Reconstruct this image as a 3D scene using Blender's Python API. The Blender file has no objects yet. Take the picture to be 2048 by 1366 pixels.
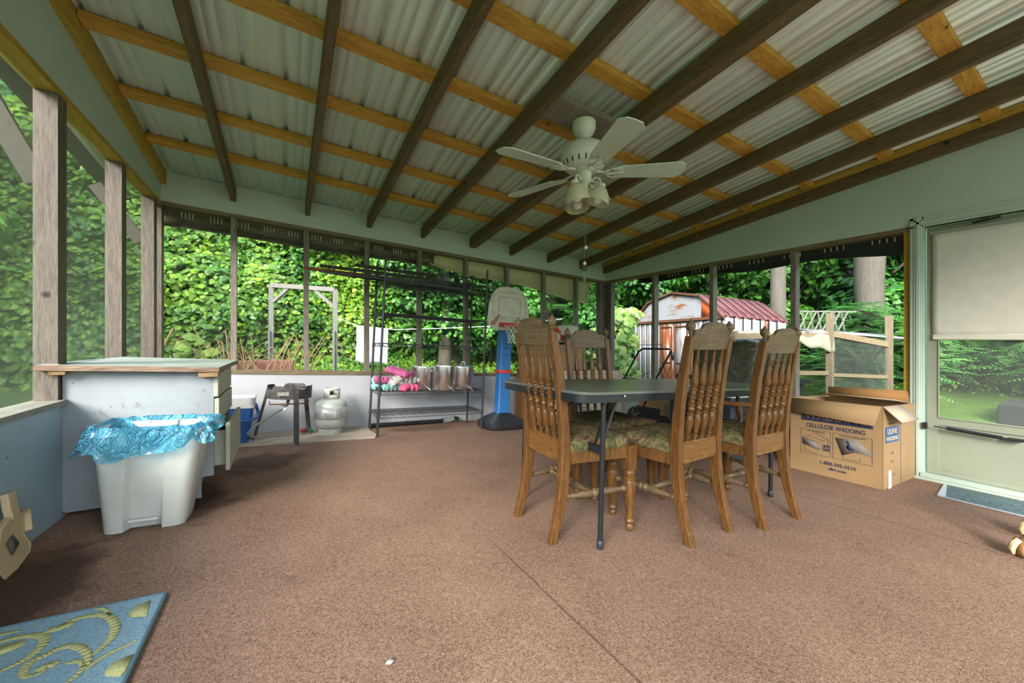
import bpy, math, random
from mathutils import Vector, Matrix, Euler, noise
random.seed(7)
SC = bpy.context.scene
COL = SC.collection
# ---------------------------------------------------------------- camera, sky, sun, exposure
CAM_H, YAW = 0.9, 0.5338
cd = bpy.data.cameras.new('camera'); cd.sensor_width = 36; cd.lens = 36*769/2048
cd.shift_y = -6.94/2048; cd.clip_start = 0.02; cd.clip_end = 300
co = bpy.data.objects.new('camera', cd); COL.objects.link(co)
co.location = (0, 0, CAM_H); co.rotation_euler = (math.pi/2, 0, -YAW)
SC.camera = co
SC.view_settings.view_transform = 'Standard'; SC.view_settings.look = 'None'
SC.view_settings.gamma = 1; SC.view_settings.exposure = 2.32
wd = bpy.data.worlds.new('overcast_sky'); SC.world = wd; wd.use_nodes = True
nt = wd.node_tree; bgn = nt.nodes['Background']
tc = nt.nodes.new('ShaderNodeTexCoord'); nz = nt.nodes.new('ShaderNodeTexNoise'); nz.inputs['Scale'].default_value = 2.5
cr = nt.nodes.new('ShaderNodeValToRGB'); cr.color_ramp.elements[0].position = .4; cr.color_ramp.elements[0].color = (.52,.68,.95,1)
cr.color_ramp.elements[1].position = .6; cr.color_ramp.elements[1].color = (.93,.97,1,1)
nt.links.new(tc.outputs['Generated'], nz.inputs['Vector']); nt.links.new(nz.outputs['Fac'], cr.inputs[0])
nt.links.new(cr.outputs[0], bgn.inputs[0]); bgn.inputs[1].default_value = 1.15
sd = bpy.data.lights.new('hazy_sun', 'SUN'); sd.energy = 3.0; sd.angle = math.radians(28); sd.color = (1, .95, .86)
so = bpy.data.objects.new('hazy_sun', sd); COL.objects.link(so)
so.rotation_euler = Vector((0.66, 0.60, -0.50)).to_track_quat('-Z', 'Y').to_euler()

# ---------------------------------------------------------------- the porch settles to the right: floor and headers fall slightly
K, M, K2 = .0511, .016, .0583
XL, XR, YF, YB = -.9624, 4.4915, 4.6203, -2.6
def zf(x, y): return -K*x - M*y
def zroof(x, y, z0): return z0 + .106*(YF - y) - K2*x
TILT = Euler((-math.atan(M), math.atan(K), 0))
def on_floor(x, y, h=0): return (x, y, zf(x, y) + h)

# ---------------------------------------------------------------- mesh helpers
class MB:
    def __init__(s): s.v = []; s.f = []; s.sm = []
    def add(s, vs, fs, sm=False, mat=None):
        o = len(s.v)
        if mat is not None: vs = [tuple(mat @ Vector(v)) for v in vs]
        s.v += [tuple(v) for v in vs]; s.f += [tuple(i+o for i in f) for f in fs]; s.sm += [sm]*len(fs); return s
    def box(s, x0, x1, y0, y1, z0, z1, mat=None, fn=None):
        vs = [(x,y,z) for z in (z0,z1) for y in (y0,y1) for x in (x0,x1)]
        if fn: vs = [fn(*v) for v in vs]
        return s.add(vs, [(0,2,3,1),(4,5,7,6),(0,1,5,4),(2,6,7,3),(0,4,6,2),(1,3,7,5)], False, mat)
    def rbox(s, x0, x1, y0, y1, z0, z1, r=.01, mat=None, seg=3):   # box with rounded vertical corners
        pts = []
        for cx, cy, a0 in ((x1-r,y1-r,0),(x0+r,y1-r,90),(x0+r,y0+r,180),(x1-r,y0+r,270)):
            for i in range(seg+1):
                a = math.radians(a0+90*i/seg); pts.append((cx+r*math.cos(a), cy+r*math.sin(a)))
        return s.prism(pts, z0, z1, mat, True)
    def prism(s, pts, z0, z1, mat=None, sm=False):
        n = len(pts); vs = [(x,y,z0) for x,y in pts]+[(x,y,z1) for x,y in pts]
        s.add(vs, [tuple(range(n))[::-1], tuple(range(n,2*n))], False, mat)
        return s.add(vs, [(i,(i+1)%n,n+(i+1)%n,n+i) for i in range(n)], sm, mat)
    def loft(s, rings, mat=None, cap=True, sm=True, closed=True):
        n = len(rings[0]); vs = [p for r in rings for p in r]; fs = []
        for k in range(len(rings)-1):
            for i in range(n if closed else n-1):
                j = (i+1) % n; fs.append((k*n+i, k*n+j, (k+1)*n+j, (k+1)*n+i))
        s.add(vs, fs, sm, mat)
        if cap:
            s.add(rings[0], [tuple(range(n))[::-1]], False, mat); s.add(rings[-1], [tuple(range(n))], False, mat)
        return s
    def lathe(s, prof, mat=None, seg=12, cap=True, sm=True):
        rings = [[(r*math.cos(2*math.pi*i/seg), r*math.sin(2*math.pi*i/seg), z) for i in range(seg)] for r, z in prof]
        return s.loft(rings, mat, cap, sm)
    def tube(s, pts, r, seg=6, cap=True, closed=False):
        pts = [Vector(p) for p in pts]; n = len(pts); rings = []
        rr = r if isinstance(r, (list, tuple)) else [r]*n
        up = None
        for i, p in enumerate(pts):
            a = pts[i-1] if (i or closed) else p; b = pts[(i+1) % n] if (i < n-1 or closed) else p
            t = (b-a).normalized() if (b-a).length > 1e-9 else Vector((0,0,1))
            if up is None: up = Vector((0,0,1)) if abs(t.z) < .9 else Vector((1,0,0))
            u = (up - t*up.dot(t))
            u = u.normalized() if u.length > 1e-6 else t.orthogonal().normalized()
            w = t.cross(u); up = u
            rings.append([tuple(p + (u*math.cos(2*math.pi*k/seg)+w*math.sin(2*math.pi*k/seg))*rr[i]) for k in range(seg)])
        if closed: rings.append(rings[0])
        return s.loft(rings, None, cap and not closed, True)
    def bar(s, p0, p1, w, h, up=(0,0,1)):       # rectangular bar between two points
        p0, p1 = Vector(p0), Vector(p1); t = (p1-p0).normalized(); up = Vector(up)
        if abs(t.dot(up)) > .98: up = Vector((1,0,0))
        a = t.cross(up).normalized(); b = a.cross(t)
        vs = [tuple(p + a*sx*w/2 + b*sy*h/2) for p in (p0,p1) for sx,sy in ((-1,-1),(1,-1),(1,1),(-1,1))]
        return s.add(vs, [(3,2,1,0),(4,5,6,7),(0,1,5,4),(1,2,6,5),(2,3,7,6),(3,0,4,7)])
    def turned(s, p0, p1, prof, seg=10):        # lathe profile [(t,r)] along a segment
        p0, p1 = Vector(p0), Vector(p1); L = (p1-p0).length
        q = (p1-p0).to_track_quat('Z','Y').to_matrix().to_4x4(); m = Matrix.Translation(p0) @ q
        return s.lathe([(r, t*L) for t, r in prof], m, seg)
    def grid(s, nx, ny, fn, sm=True):
        vs = [fn(i/nx, j/ny) for j in range(ny+1) for i in range(nx+1)]
        return s.add(vs, [(j*(nx+1)+i, j*(nx+1)+i+1, (j+1)*(nx+1)+i+1, (j+1)*(nx+1)+i) for j in range(ny) for i in range(nx)], sm)
    def build(s, name, mat, parent=None, bevel=0, solid=0, sub=0):
        me = bpy.data.meshes.new(name); me.from_pydata(s.v, [], s.f); me.update()
        me.polygons.foreach_set('use_smooth', s.sm)
        me.materials.append(mat)
        try: me.set_sharp_from_angle(angle=math.radians(42))
        except Exception: pass
        o = bpy.data.objects.new(name, me); COL.objects.link(o)
        if parent: o.parent = parent
        if solid:
            m = o.modifiers.new('s','SOLIDIFY'); m.thickness = solid; m.offset = 0
        if sub:
            m = o.modifiers.new('u','SUBSURF'); m.levels = sub; m.render_levels = sub
        if bevel:
            m = o.modifiers.new('b','BEVEL'); m.width = bevel; m.segments = 2; m.limit_method = 'ANGLE'; m.angle_limit = math.radians(50)
        return o
def empty(name, loc=(0,0,0), rz=0, tilt=True):
    o = bpy.data.objects.new(name, None); COL.objects.link(o); o.location = loc; o.empty_display_size = .1
    if tilt: o.rotation_euler = (TILT.to_matrix() @ Matrix.Rotation(rz, 3, 'Z')).to_euler()
    else: o.rotation_euler = (0,0,rz)
    return o
def tag(o, label, cat, group=None, kind=None):
    o['label'] = label; o['category'] = cat
    if group: o['group'] = group
    if kind: o['kind'] = kind
    return o
def struct(o): o['kind'] = 'structure'; return o
def copy_tree(o, parent=None):
    c = o.copy(); COL.objects.link(c); c.parent = parent
    for ch in [q for q in KIDS.get(o.name, [])]: copy_tree(ch, c)
    return c
KIDS = {}
def index_kids(o):
    KIDS[o.name] = list(o.children)
    for c in o.children: index_kids(c)

# ---------------------------------------------------------------- materials
def lin(c):
    c = c/255; return c/12.92 if c <= .04045 else ((c+.055)/1.055)**2.4
def rgb(r, g, b): return (lin(r), lin(g), lin(b), 1)
def rgo(r, g, b, q=.60): return (lin(r)*q, lin(g)*q, lin(b)*q, 1)     # outdoor surfaces: deep matt colours
class NM:
    def __init__(s, name):
        s.m = bpy.data.materials.new(name); s.m.use_nodes = True; s.t = s.m.node_tree; s.n = s.t.nodes
        s.b = s.n['Principled BSDF']; s.out = s.n['Material Output']
    def node(s, ty, **kw):
        n = s.n.new('ShaderNode'+ty)
        for k, v in kw.items():
            if k in n.inputs: n.inputs[k].default_value = v
            else: setattr(n, k, v)
        return n
    def link(s, a, b): s.t.links.new(a, b)
    def coord(s, scale=(1,1,1), kind='Object'):
        tc = s.node('TexCoord'); mp = s.node('Mapping'); mp.inputs['Scale'].default_value = scale
        s.link(tc.outputs[kind], mp.inputs['Vector']); return mp.outputs[0]
    def noise(s, vec, scale=5, detail=3, rough=.5, dist=0):
        n = s.node('TexNoise', Scale=scale, Detail=detail, Roughness=rough, Distortion=dist)
        if vec: s.link(vec, n.inputs['Vector'])
        return n.outputs['Fac']
    def ramp(s, fac, stops):
        r = s.node('ValToRGB'); e = r.color_ramp.elements
        while len(e) < len(stops): e.new(.5)
        for i, (p, c) in enumerate(stops): e[i].position = p; e[i].color = c
        s.link(fac, r.inputs[0]); return r.outputs[0]
    def mix(s, fac, a, b, mode='MIX'):
        n = s.node('MixRGB', blend_type=mode)
        for i, x in ((0,fac),(1,a),(2,b)):
            if hasattr(x, 'links'): s.link(x, n.inputs[i])
            else: n.inputs[i].default_value = x
        return n.outputs[0]
    def bump(s, h, strength=.3, dist=.01):
        n = s.node('Bump', Strength=strength, Distance=dist); s.link(h, n.inputs['Height']); s.link(n.outputs[0], s.b.inputs['Normal'])
    def set(s, **kw):
        for k, v in kw.items():
            if hasattr(v, 'links'): s.link(v, s.b.inputs[k])
            else: s.b.inputs[k].default_value = v
        return s
BW = lambda a: (a,a,a,1)
def plain(name, c, rough=.6, metal=0, var=.12, scale=8, bump=0, spec=.5):
    n = NM(name); v = n.coord(); f = n.noise(v, scale, 4, .6)
    d = tuple(x*(1-var) for x in c[:3])+(1,); u = tuple(min(1,x*(1+var)) for x in c[:3])+(1,)
    col = n.ramp(f, [(.3,d),(.7,u)])
    n.set(**{'Base Color': col, 'Roughness': rough, 'Metallic': metal, 'Specular IOR Level': spec})
    if bump: n.bump(n.noise(v, scale*6, 3), bump, .004)
    return n.m
def wood(name, c0, c1, c2, axis='Y', gs=1.0, rough=.65, bump=.25, knots=False, coord='Object'):
    n = NM(name); s = {'X':(1.2,14,14),'Y':(14,1.2,14),'Z':(14,14,1.2)}[axis]
    v = n.coord(tuple(q*gs for q in s), coord)
    g = n.noise(v, 3, 6, .65, 1.2); f2 = n.noise(v, 14, 3, .6, .3)
    col = n.ramp(g, [(.28,c0),(.5,c1),(.74,c2)])
    col = n.mix(.35, col, n.ramp(f2, [(.35,c0),(.65,c2)]))
    if knots:
        kv = n.coord((2.2,2.2,2.2), coord); vo = n.node('TexVoronoi', Scale=2.0); n.link(kv, vo.inputs['Vector'])
        k = n.ramp(vo.outputs['Distance'], [(.045, BW(1)), (.10, BW(0))])
        col = n.mix(k, col, tuple(x*.25 for x in c0[:3])+(1,))
    n.set(**{'Base Color': col, 'Roughness': rough, 'Specular IOR Level': .35}); n.bump(f2, bump, .003)
    return n.m
def painted(name, c, grime=.25, spots=True, rough=.55, ss=17.0, smudge=False):
    n = NM(name); v = n.coord()
    f = n.noise(v, 2.2, 5, .6); dk = tuple(x*(1-grime) for x in c[:3])+(1,)
    col = n.ramp(f, [(.3,dk),(.65,c)])
    g2 = n.noise(n.coord((1.5,1.5,30)), 2, 4, .6); col = n.mix(.12, col, n.ramp(g2, [(.35,dk),(.6,c)]))
    if spots:
        vo = n.node('TexVoronoi', Scale=ss); n.link(v, vo.inputs['Vector'])
        sp = n.ramp(vo.outputs['Distance'], [(.06,BW(1)),(.11,BW(0))]); gate = n.ramp(n.noise(v, 5, 2), [(.48,BW(0)),(.56,BW(1))])
        both = n.mix(1.0, sp, gate, 'MULTIPLY'); col = n.mix(both, col, rgb(70,72,70))
    if smudge:
        for sc, lo in ((9,.62),(3.5,.63)): col = n.mix(n.ramp(n.noise(n.coord((1,1,.6)), sc, 6, .7, .6), [(lo,BW(0)),(lo+.07,BW(.55))]), col, rgb(84,88,84))
    n.set(**{'Base Color': col, 'Roughness': rough}); n.bump(n.noise(v, 60, 3), .08, .002)
    return n.m
M_ = {}
M_['rafter'] = wood('rafter_wood', rgb(62,50,34), rgb(96,80,54), rgb(122,104,74), 'Y', knots=True)
M_['purlin'] = wood('purlin_pine', rgb(142,98,34), rgb(190,140,56), rgb(214,170,84), 'X', knots=True)
M_['purlin_y'] = wood('nailer_pine', rgb(132,104,34), rgb(172,138,50), rgb(190,160,74), 'Y', knots=True)
M_['post'] = wood('weathered_post', rgb(64,55,49), rgb(98,88,80), rgb(122,112,103), 'Z', knots=True)
M_['post2'] = wood('screen_mullion', rgb(84,72,62), rgb(118,106,94), rgb(150,146,140), 'Z')
M_['trimwood'] = wood('brown_trim', rgb(84,68,50), rgb(112,96,72), rgb(140,124,96), 'X')
M_['trimwood_y'] = wood('brown_trim_y', rgb(84,68,50), rgb(112,96,72), rgb(150,134,100), 'Y')
M_['white'] = painted('white_painted_board', rgb(182,190,186), .12, False)
M_['green_white'] = painted('pale_green_white_board', rgb(176,192,180), .1, False)
M_['lowwall'] = painted('low_wall_paint', rgb(178,181,186), .15, True, ss=30.0)
M_['cab'] = painted('cabinet_paint', rgb(150,157,162), .3, True, ss=24.0, smudge=True)
M_['cabdrawer'] = wood('drawer_paint', rgb(140,140,122), rgb(176,178,160), rgb(188,190,176), 'Y', rough=.6)
def SEAMY(n, sx):
    q = n.node('Math', operation='MULTIPLY'); n.link(sx.outputs[1], q.inputs[0]); q.inputs[1].default_value = .5
    return n.ramp(q.outputs[0], [(.70,BW(1)),(.85,BW(.15))])
def m_carpet():
    n = NM('brown_carpet'); v = n.coord()
    f1 = n.noise(v, 260, 2, .7); f2 = n.noise(v, 2.4, 5, .6, .4); f3 = n.noise(v, 90, 3, .8)
    col = n.ramp(f1, [(.36,rgb(64,48,39)),(.5,rgb(128,98,82)),(.64,rgb(194,168,150))])
    col = n.mix(.45, col, n.ramp(f2, [(.3,rgb(106,78,65)),(.7,rgb(150,121,104))]))
    col = n.mix(.25, col, n.ramp(f3, [(.4,rgb(88,62,50)),(.6,rgb(190,158,138))]))
    # trodden dirt by the cabinet and along the left wall, with small pale crumbs
    geo = n.node('TexCoord').outputs['Object']
    def blob(x, y, rx, ry, amt):
        sub = n.node('VectorMath', operation='SUBTRACT'); n.link(geo, sub.inputs[0]); sub.inputs[1].default_value = (x,y,0)
        sc = n.node('VectorMath', operation='MULTIPLY'); n.link(sub.outputs[0], sc.inputs[0]); sc.inputs[1].default_value = (1/rx,1/ry,0)
        ln = n.node('VectorMath', operation='LENGTH'); n.link(sc.outputs[0], ln.inputs[0])
        ad = n.node('Math', operation='MULTIPLY_ADD'); n.link(f2, ad.inputs[0]); ad.inputs[1].default_value = 1.1; n.link(ln.outputs['Value'], ad.inputs[2])
        return n.ramp(ad.outputs[0], [(.75,BW(amt)),(1.45,BW(0))])
    for b in ((-.55,2.75,.8,.9,.85),(-.80,1.95,.45,1.2,.8),(-.1,3.5,.7,.7,.6),(.4,4.2,.8,.3,.35),(1.3,4.3,1.0,.3,.35),(3.4,3.2,1.4,1.4,.3)):
        col = n.mix(blob(*b), col, rgb(62,46,38))
    vo = n.node('TexVoronoi', Scale=26.0); n.link(v, vo.inputs['Vector'])
    cr_ = n.mix(1.0, n.ramp(vo.outputs['Distance'], [(.05,BW(1)),(.09,BW(0))]), n.ramp(n.noise(v, 3, 2), [(.58,BW(0)),(.64,BW(1))]), 'MULTIPLY')
    col = n.mix(cr_, col, rgb(190,176,150))
    # dark glued seams between carpet widths
    sx = n.node('SeparateXYZ'); n.link(geo, sx.inputs[0]); wob = n.noise(v, 9, 3)
    for x0 in (.85, 3.03):
        a = n.node('Math', operation='MULTIPLY_ADD'); n.link(wob, a.inputs[0]); a.inputs[1].default_value = .012; n.link(sx.outputs[0], a.inputs[2])
        b2 = n.node('Math', operation='SUBTRACT'); n.link(a.outputs[0], b2.inputs[0]); b2.inputs[1].default_value = x0+.006
        c2 = n.node('Math', operation='ABSOLUTE'); n.link(b2.outputs[0], c2.inputs[0])
        msk = n.ramp(c2.outputs[0], [(.0022,BW(.8)),(.0048,BW(0))])
        if x0 < 1: msk = n.mix(1.0, msk, n.ramp(n.node('Math', operation='MULTIPLY_ADD').outputs[0], [(0,BW(1)),(1,BW(1))]) if False else SEAMY(n, sx), 'MULTIPLY')
        col = n.mix(msk, col, rgb(70,52,40))
    n.set(**{'Base Color': col, 'Roughness': .95, 'Specular IOR Level': .1}); n.bump(f1, .5, .006)
    return n.m
M_['carpet'] = m_carpet()
def m_metalroof():
    n = NM('ribbed_steel_sheet'); f = n.noise(n.coord((1.2,.5,1)), 1.2, 3, .5)
    col = n.ramp(f, [(.3,rgb(218,234,224)),(.7,rgb(232,242,234))])
    n.set(**{'Base Color': col, 'Roughness': .38, 'Metallic': .25}); return n.m
M_['roof'] = m_metalroof()
def m_screen(name, c, lo, hi):
    n = NM(name); tr = n.node('BsdfTransparent'); df = n.node('BsdfDiffuse', Color=c)
    lw = n.node('LayerWeight', Blend=.55); r = n.ramp(lw.outputs['Facing'], [(0.0,BW(lo)),(.95,BW(hi))])
    nz_ = n.noise(n.coord(), 1.3, 3); mm = n.node('Math', operation='MULTIPLY_ADD'); n.link(nz_, mm.inputs[0]); mm.inputs[1].default_value = .12; n.link(r, mm.inputs[2])
    sb = n.node('Math', operation='SUBTRACT'); n.link(mm.outputs[0], sb.inputs[0]); sb.inputs[1].default_value = .06
    mx = n.node('MixShader'); n.link(sb.outputs[0], mx.inputs[0]); n.link(tr.outputs[0], mx.inputs[1]); n.link(df.outputs[0], mx.inputs[2])
    n.link(mx.outputs[0], n.out.inputs[0]); return n.m
M_['screen'] = m_screen('insect_screen', rgb(120,126,122), .05, .30)
M_['screen_l'] = m_screen('old_insect_screen', rgb(196,208,196), .14, .50)
def m_clear(name, c, alpha, rough=.15):
    n = NM(name); tr = n.node('BsdfTransparent'); mx = n.node('MixShader'); mx.inputs[0].default_value = alpha
    n.set(**{'Base Color': c, 'Roughness': rough}); n.link(tr.outputs[0], mx.inputs[1]); n.link(n.b.outputs[0], mx.inputs[2]); n.link(mx.outputs[0], n.out.inputs[0]); return n.m
M_['glass'] = m_clear('storm_glass', rgb(210,220,215), .06, .03)
def m_leaf(name, a, b, c, trans=.35):
    n = NM(name); g = n.node('NewGeometry'); rp = n.ramp(g.outputs['Random Per Island'], [(0.0,a),(.6,b),(1.0,c)])
    pn = n.noise(n.coord(), .8, 3); col = n.mix(.4, rp, n.ramp(pn, [(.35,a),(.65,c)]))
    df = n.node('BsdfDiffuse'); n.link(col, df.inputs[0]); tl = n.node('BsdfTranslucent'); n.link(col, tl.inputs[0])
    gl = n.node('BsdfGlossy', Roughness=.45); gl.inputs[0].default_value = (.5,.55,.5,1)
    mx = n.node('MixShader'); mx.inputs[0].default_value = trans; n.link(df.outputs[0], mx.inputs[1]); n.link(tl.outputs[0], mx.inputs[2])
    m2 = n.node('MixShader'); m2.inputs[0].default_value = .06; n.link(mx.outputs[0], m2.inputs[1]); n.link(gl.outputs[0], m2.inputs[2])
    n.link(m2.outputs[0], n.out.inputs[0]); return n.m
M_['kudzu'] = m_leaf('kudzu_leaf', rgo(38,108,26,.6), rgo(84,160,44,.62), rgo(176,214,50,.68))
M_['grape'] = m_leaf('grape_leaf', rgo(84,146,50,.5), rgo(136,190,70,.5), rgo(186,214,86,.5))
M_['leaf_a'] = m_leaf('maple_leaf', rgo(26,88,26,.7), rgo(60,138,44,.7), rgo(120,184,62,.75))
M_['leaf_b'] = m_leaf('tree_leaf', rgo(36,100,46,.9), rgo(82,162,78,.95), rgo(146,200,106,1))
M_['leaf_c'] = m_leaf('deep_leaf', rgo(20,74,26,.7), rgo(46,124,42,.7), rgo(100,168,58,.75))
M_['under'] = plain('inner_leaf_shade', rgb(26,50,24), .95, 0, .4, 6, spec=.1)  # dark green, shade inside the leaf mass put into the colour
M_['bark'] = wood('tree_bark', rgo(74,66,54,.3), rgo(116,106,90,.3), rgo(150,140,122,.3), 'Z', .6, .9, .9)
M_['paletrunk'] = wood('pale_bark', rgo(120,112,98,.24), rgo(160,152,138,.24), rgo(186,180,168,.24), 'Z', .5, .9, .8)
M_['oldwood'] = wood('old_outdoor_wood', rgo(130,112,84,.36), rgo(176,156,122,.36), rgo(202,188,160,.36), 'Z', 1, .8, .5)
M_['oldwood_x'] = wood('old_outdoor_plank', rgo(140,116,84,.36), rgo(186,160,120,.36), rgo(206,190,160,.36), 'X', 1, .8, .5)
M_['chalkwood'] = wood('whitewashed_wood', rgo(170,164,150,.24), rgo(208,204,196,.24), rgo(226,224,220,.24), 'Z', 1, .8, .4)
def m_grass():
    n = NM('lawn'); v = n.coord(); f = n.noise(v, 1.2, 5, .7); f2 = n.noise(v, 40, 4, .8)
    col = n.ramp(f, [(.3,rgo(70,120,44,.75)),(.7,rgo(142,184,84,.8))]); col = n.mix(.5, col, n.ramp(f2, [(.35,rgo(44,86,30,.7)),(.65,rgo(166,206,102,.85))]))
    n.set(**{'Base Color': col, 'Roughness': .95, 'Specular IOR Level': .1}); n.bump(f2, 1, .12); return n.m
M_['grass'] = m_grass()
M_['oak'] = wood('oak', rgb(48,30,14), rgb(94,62,30), rgb(130,92,50), 'Z', 1.4, .36, .15)
M_['oak_x'] = wood('oak_rail', rgb(62,38,16), rgb(112,76,36), rgb(142,102,56), 'X', 1.4, .36, .15)
M_['oak_grey'] = wood('faded_oak_crest', rgb(60,45,30), rgb(96,78,54), rgb(126,108,80), 'X', 1.4, .45, .15)
def m_fabric():
    n = NM('tapestry_fabric'); v = n.coord(); d = n.noise(v, 11, 4, .6, 1.5); e = n.noise(v, 23, 3, .6, 1)
    col = n.ramp(d, [(.30,rgb(34,46,34)),(.42,rgb(66,74,46)),(.5,rgb(122,112,74)),(.58,rgb(92,52,42)),(.66,rgb(44,44,50)),(.78,rgb(92,98,62))])
    col = n.mix(.35, col, n.ramp(e, [(.35,rgb(48,42,32)),(.65,rgb(128,114,78))]))
    n.set(**{'Base Color': col, 'Roughness': .95, 'Specular IOR Level': .15}); n.bump(n.noise(v, 300, 2), .3, .002); return n.m
M_['fabric'] = m_fabric()
M_['tabletop'] = plain('dark_green_grey_tabletop', rgb(92,98,90), .34, 0, .2, 3)
M_['black'] = plain('black_metal', rgb(34,37,40), .4, .2)
M_['blackplastic'] = plain('black_plastic', rgb(40,44,48), .45)
M_['wire'] = plain('dark_wire', rgb(70,72,74), .4, .5)
M_['card'] = plain('cardboard', rgb(154,124,86), .85, 0, .07, 5)
M_['card_in'] = plain('cardboard_inside', rgb(160,116,70), .85, 0, .07, 5)
M_['card_pale'] = plain('pale_cardboard', rgb(184,166,146), .85, 0, .06, 5)
M_['ink'] = plain('navy_ink', rgb(36,46,72), .7)
M_['ink_blue'] = plain('blue_ink', rgb(50,86,128), .7)
M_['ink_grey'] = plain('grey_ink', rgb(120,112,106), .7)
M_['inkwhite'] = plain('pale_ink', rgb(214,214,208), .7)
M_['bluegrey'] = plain('blue_plastic', rgb(42,88,158), .4)
M_['hoopblue'] = plain('hoop_blue', rgb(38,110,178), .4)
M_['red'] = plain('red_plastic', rgb(206,70,58), .45)
M_['whiteplastic'] = plain('white_plastic', rgb(214,216,214), .5, 0, .08)
M_['offwhite'] = plain('off_white_fan', rgb(206,208,196), .4, 0, .05)
M_['binplastic'] = painted('bin_plastic', rgb(204,208,202), .12, True, .4)
M_['fanblade'] = plain('fan_blade', rgb(196,212,198), .5, 0, .06)
M_['dustpan'] = plain('beige_plastic', rgb(190,168,130), .5, 0, .12)
M_['dirt_and_shade'] = plain('dirt_and_shade', rgb(96,90,78), .95)  # drab tone, also used as the shade behind the cabinet drawers
M_['steel'] = NM('stainless').set(**{'Base Color': rgb(232,232,234), 'Metallic': 1, 'Roughness': .24}).m
M_['iron'] = plain('burnt_iron', rgb(84,82,80), .7, .4, .4, 20, .4)
M_['tank'] = plain('tank_paint', rgb(178,184,176), .45, .1, .12)
M_['tanklabel'] = plain('tank_label', rgb(196,196,200), .35, .2, .25, 30)
M_['rusty'] = plain('rusty_iron', rgb(116,74,48), .9, .2, .4, 12)
M_['towel'] = plain('white_towel', rgo(222,232,236,.42), .9, 0, .05)
# ================================================================ STRUCTURE
HH, HS, ZR0, ZM0 = 2.086, .5258, 2.20, 2.362
fl = MB().add([(x,y,zf(x,y)) for x,y in ((XL-.1,YB),(XR+.1,YB),(XR+.1,YF+.1),(XL-.1,YF+.1))]+[(x,y,zf(x,y)-.12) for x,y in ((XL-.1,YB),(XR+.1,YB),(XR+.1,YF+.1),(XL-.1,YF+.1))],
     [(0,1,2,3),(7,6,5,4),(0,4,5,1),(1,5,6,2),(2,6,7,3),(3,7,4,0)])
struct(fl.build('floor', M_['carpet']))
# --- far wall
wall_far = struct(MB().box(XL-.1, XR+.1, YF, YF+.09, 0, 1, fn=lambda x,y,z: (x,y, HS-.0-K2*x if z else zf(x,y)-.1)).build('wall_far', M_['lowwall']))
MB().box(XL-.1, XR+.1, YF-.012, YF+.10, 0, 1, fn=lambda x,y,z: (x,y, HS+(.038 if z else 0)-K2*x)).build('sill', M_['trimwood'], wall_far)
MB().box(XL-.0, XR+.0, YF-.02, YF+.02, 0, 1, fn=lambda x,y,z: (x,y, (zroof(x,YF,ZM0)-.002) if z else HH-K2*x)).build('header_board', M_['white'], wall_far)
MB().box(XL-.1, XR+.1, YF-.012, YF+.09, 0, 1, fn=lambda x,y,z: (x,y, HH+(.0 if z else -.035)-K2*x)).build('head_rail', M_['trimwood'], wall_far)
for x in (-.43, .197, .81, 1.424, 2.045, 2.662, 3.288, 3.907):
    MB().box(x-.024, x+.024, YF+.0, YF+.075, 0, 1, fn=lambda a,b,z: (a,b, HH-.035-K2*a if z else HS+.038-K2*a)).build('post', M_['post2'], wall_far)
for x0, x1 in ((XL-.09, XL+.0), (4.375, XR+.09)):
    MB().box(x0, x1, YF-.0, YF+.085, 0, 1, fn=lambda a,b,z: (a,b, HH-.035-K2*a if z else HS+.038-K2*a)).build('corner_post', M_['post'], wall_far)
# --- right wall with the storm door opening
YD1, YD0 = .985, .14
wall_right = MB()
zs = HS-K2*XR; zh = HH-K2*XR
wall_right.box(XR, XR+.09, YD1+.08, YF+.09, 0, 1, fn=lambda x,y,z: (x,y, zs if z else zf(x,y)-.1))
wall_right.box(XR-.02, XR+.02, YD1, YF, 0, 1, fn=lambda x,y,z: (x,y, zroof(x,y,ZM0)-.002 if z else zh))
wall_right.box(XR-.02, XR+.02, YB, YD0, 0, 1, fn=lambda x,y,z: (x,y, zroof(x,y,ZM0)-.002 if z else zf(x,y)-.1))
wall_right.box(XR-.02, XR+.02, YD0, YD1, 0, 1, fn=lambda x,y,z: (x,y, zroof(x,y,ZM0)-.002 if z else 1.80))
wall_right = struct(wall_right.build('wall_right', M_['green_white']))
MB().box(XR-.012, XR+.10, YD1+.08, YF+.05, zs, zs+.038).build('sill', M_['trimwood_y'], wall_right)
MB().box(XR-.012, XR+.09, YD1+.08, YF+.05, zh-.035, zh).build('head_rail', M_['trimwood_y'], wall_right)
for y in (3.67, 2.81, 1.93):
    MB().box(XR, XR+.085, y-.024, y+.024, zs+.038, zh-.035).build('post', M_['post2'], wall_right)
MB().box(XR, XR+.085, 4.49, YF+.0, zs+.038, zh-.035).build('corner_post', M_['post'], wall_right)
MB().box(XR, XR+.085, YD1+.08, YD1+.125, zs+.038, zh-.035).build('jamb', M_['purlin_y'], wall_right)
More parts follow.
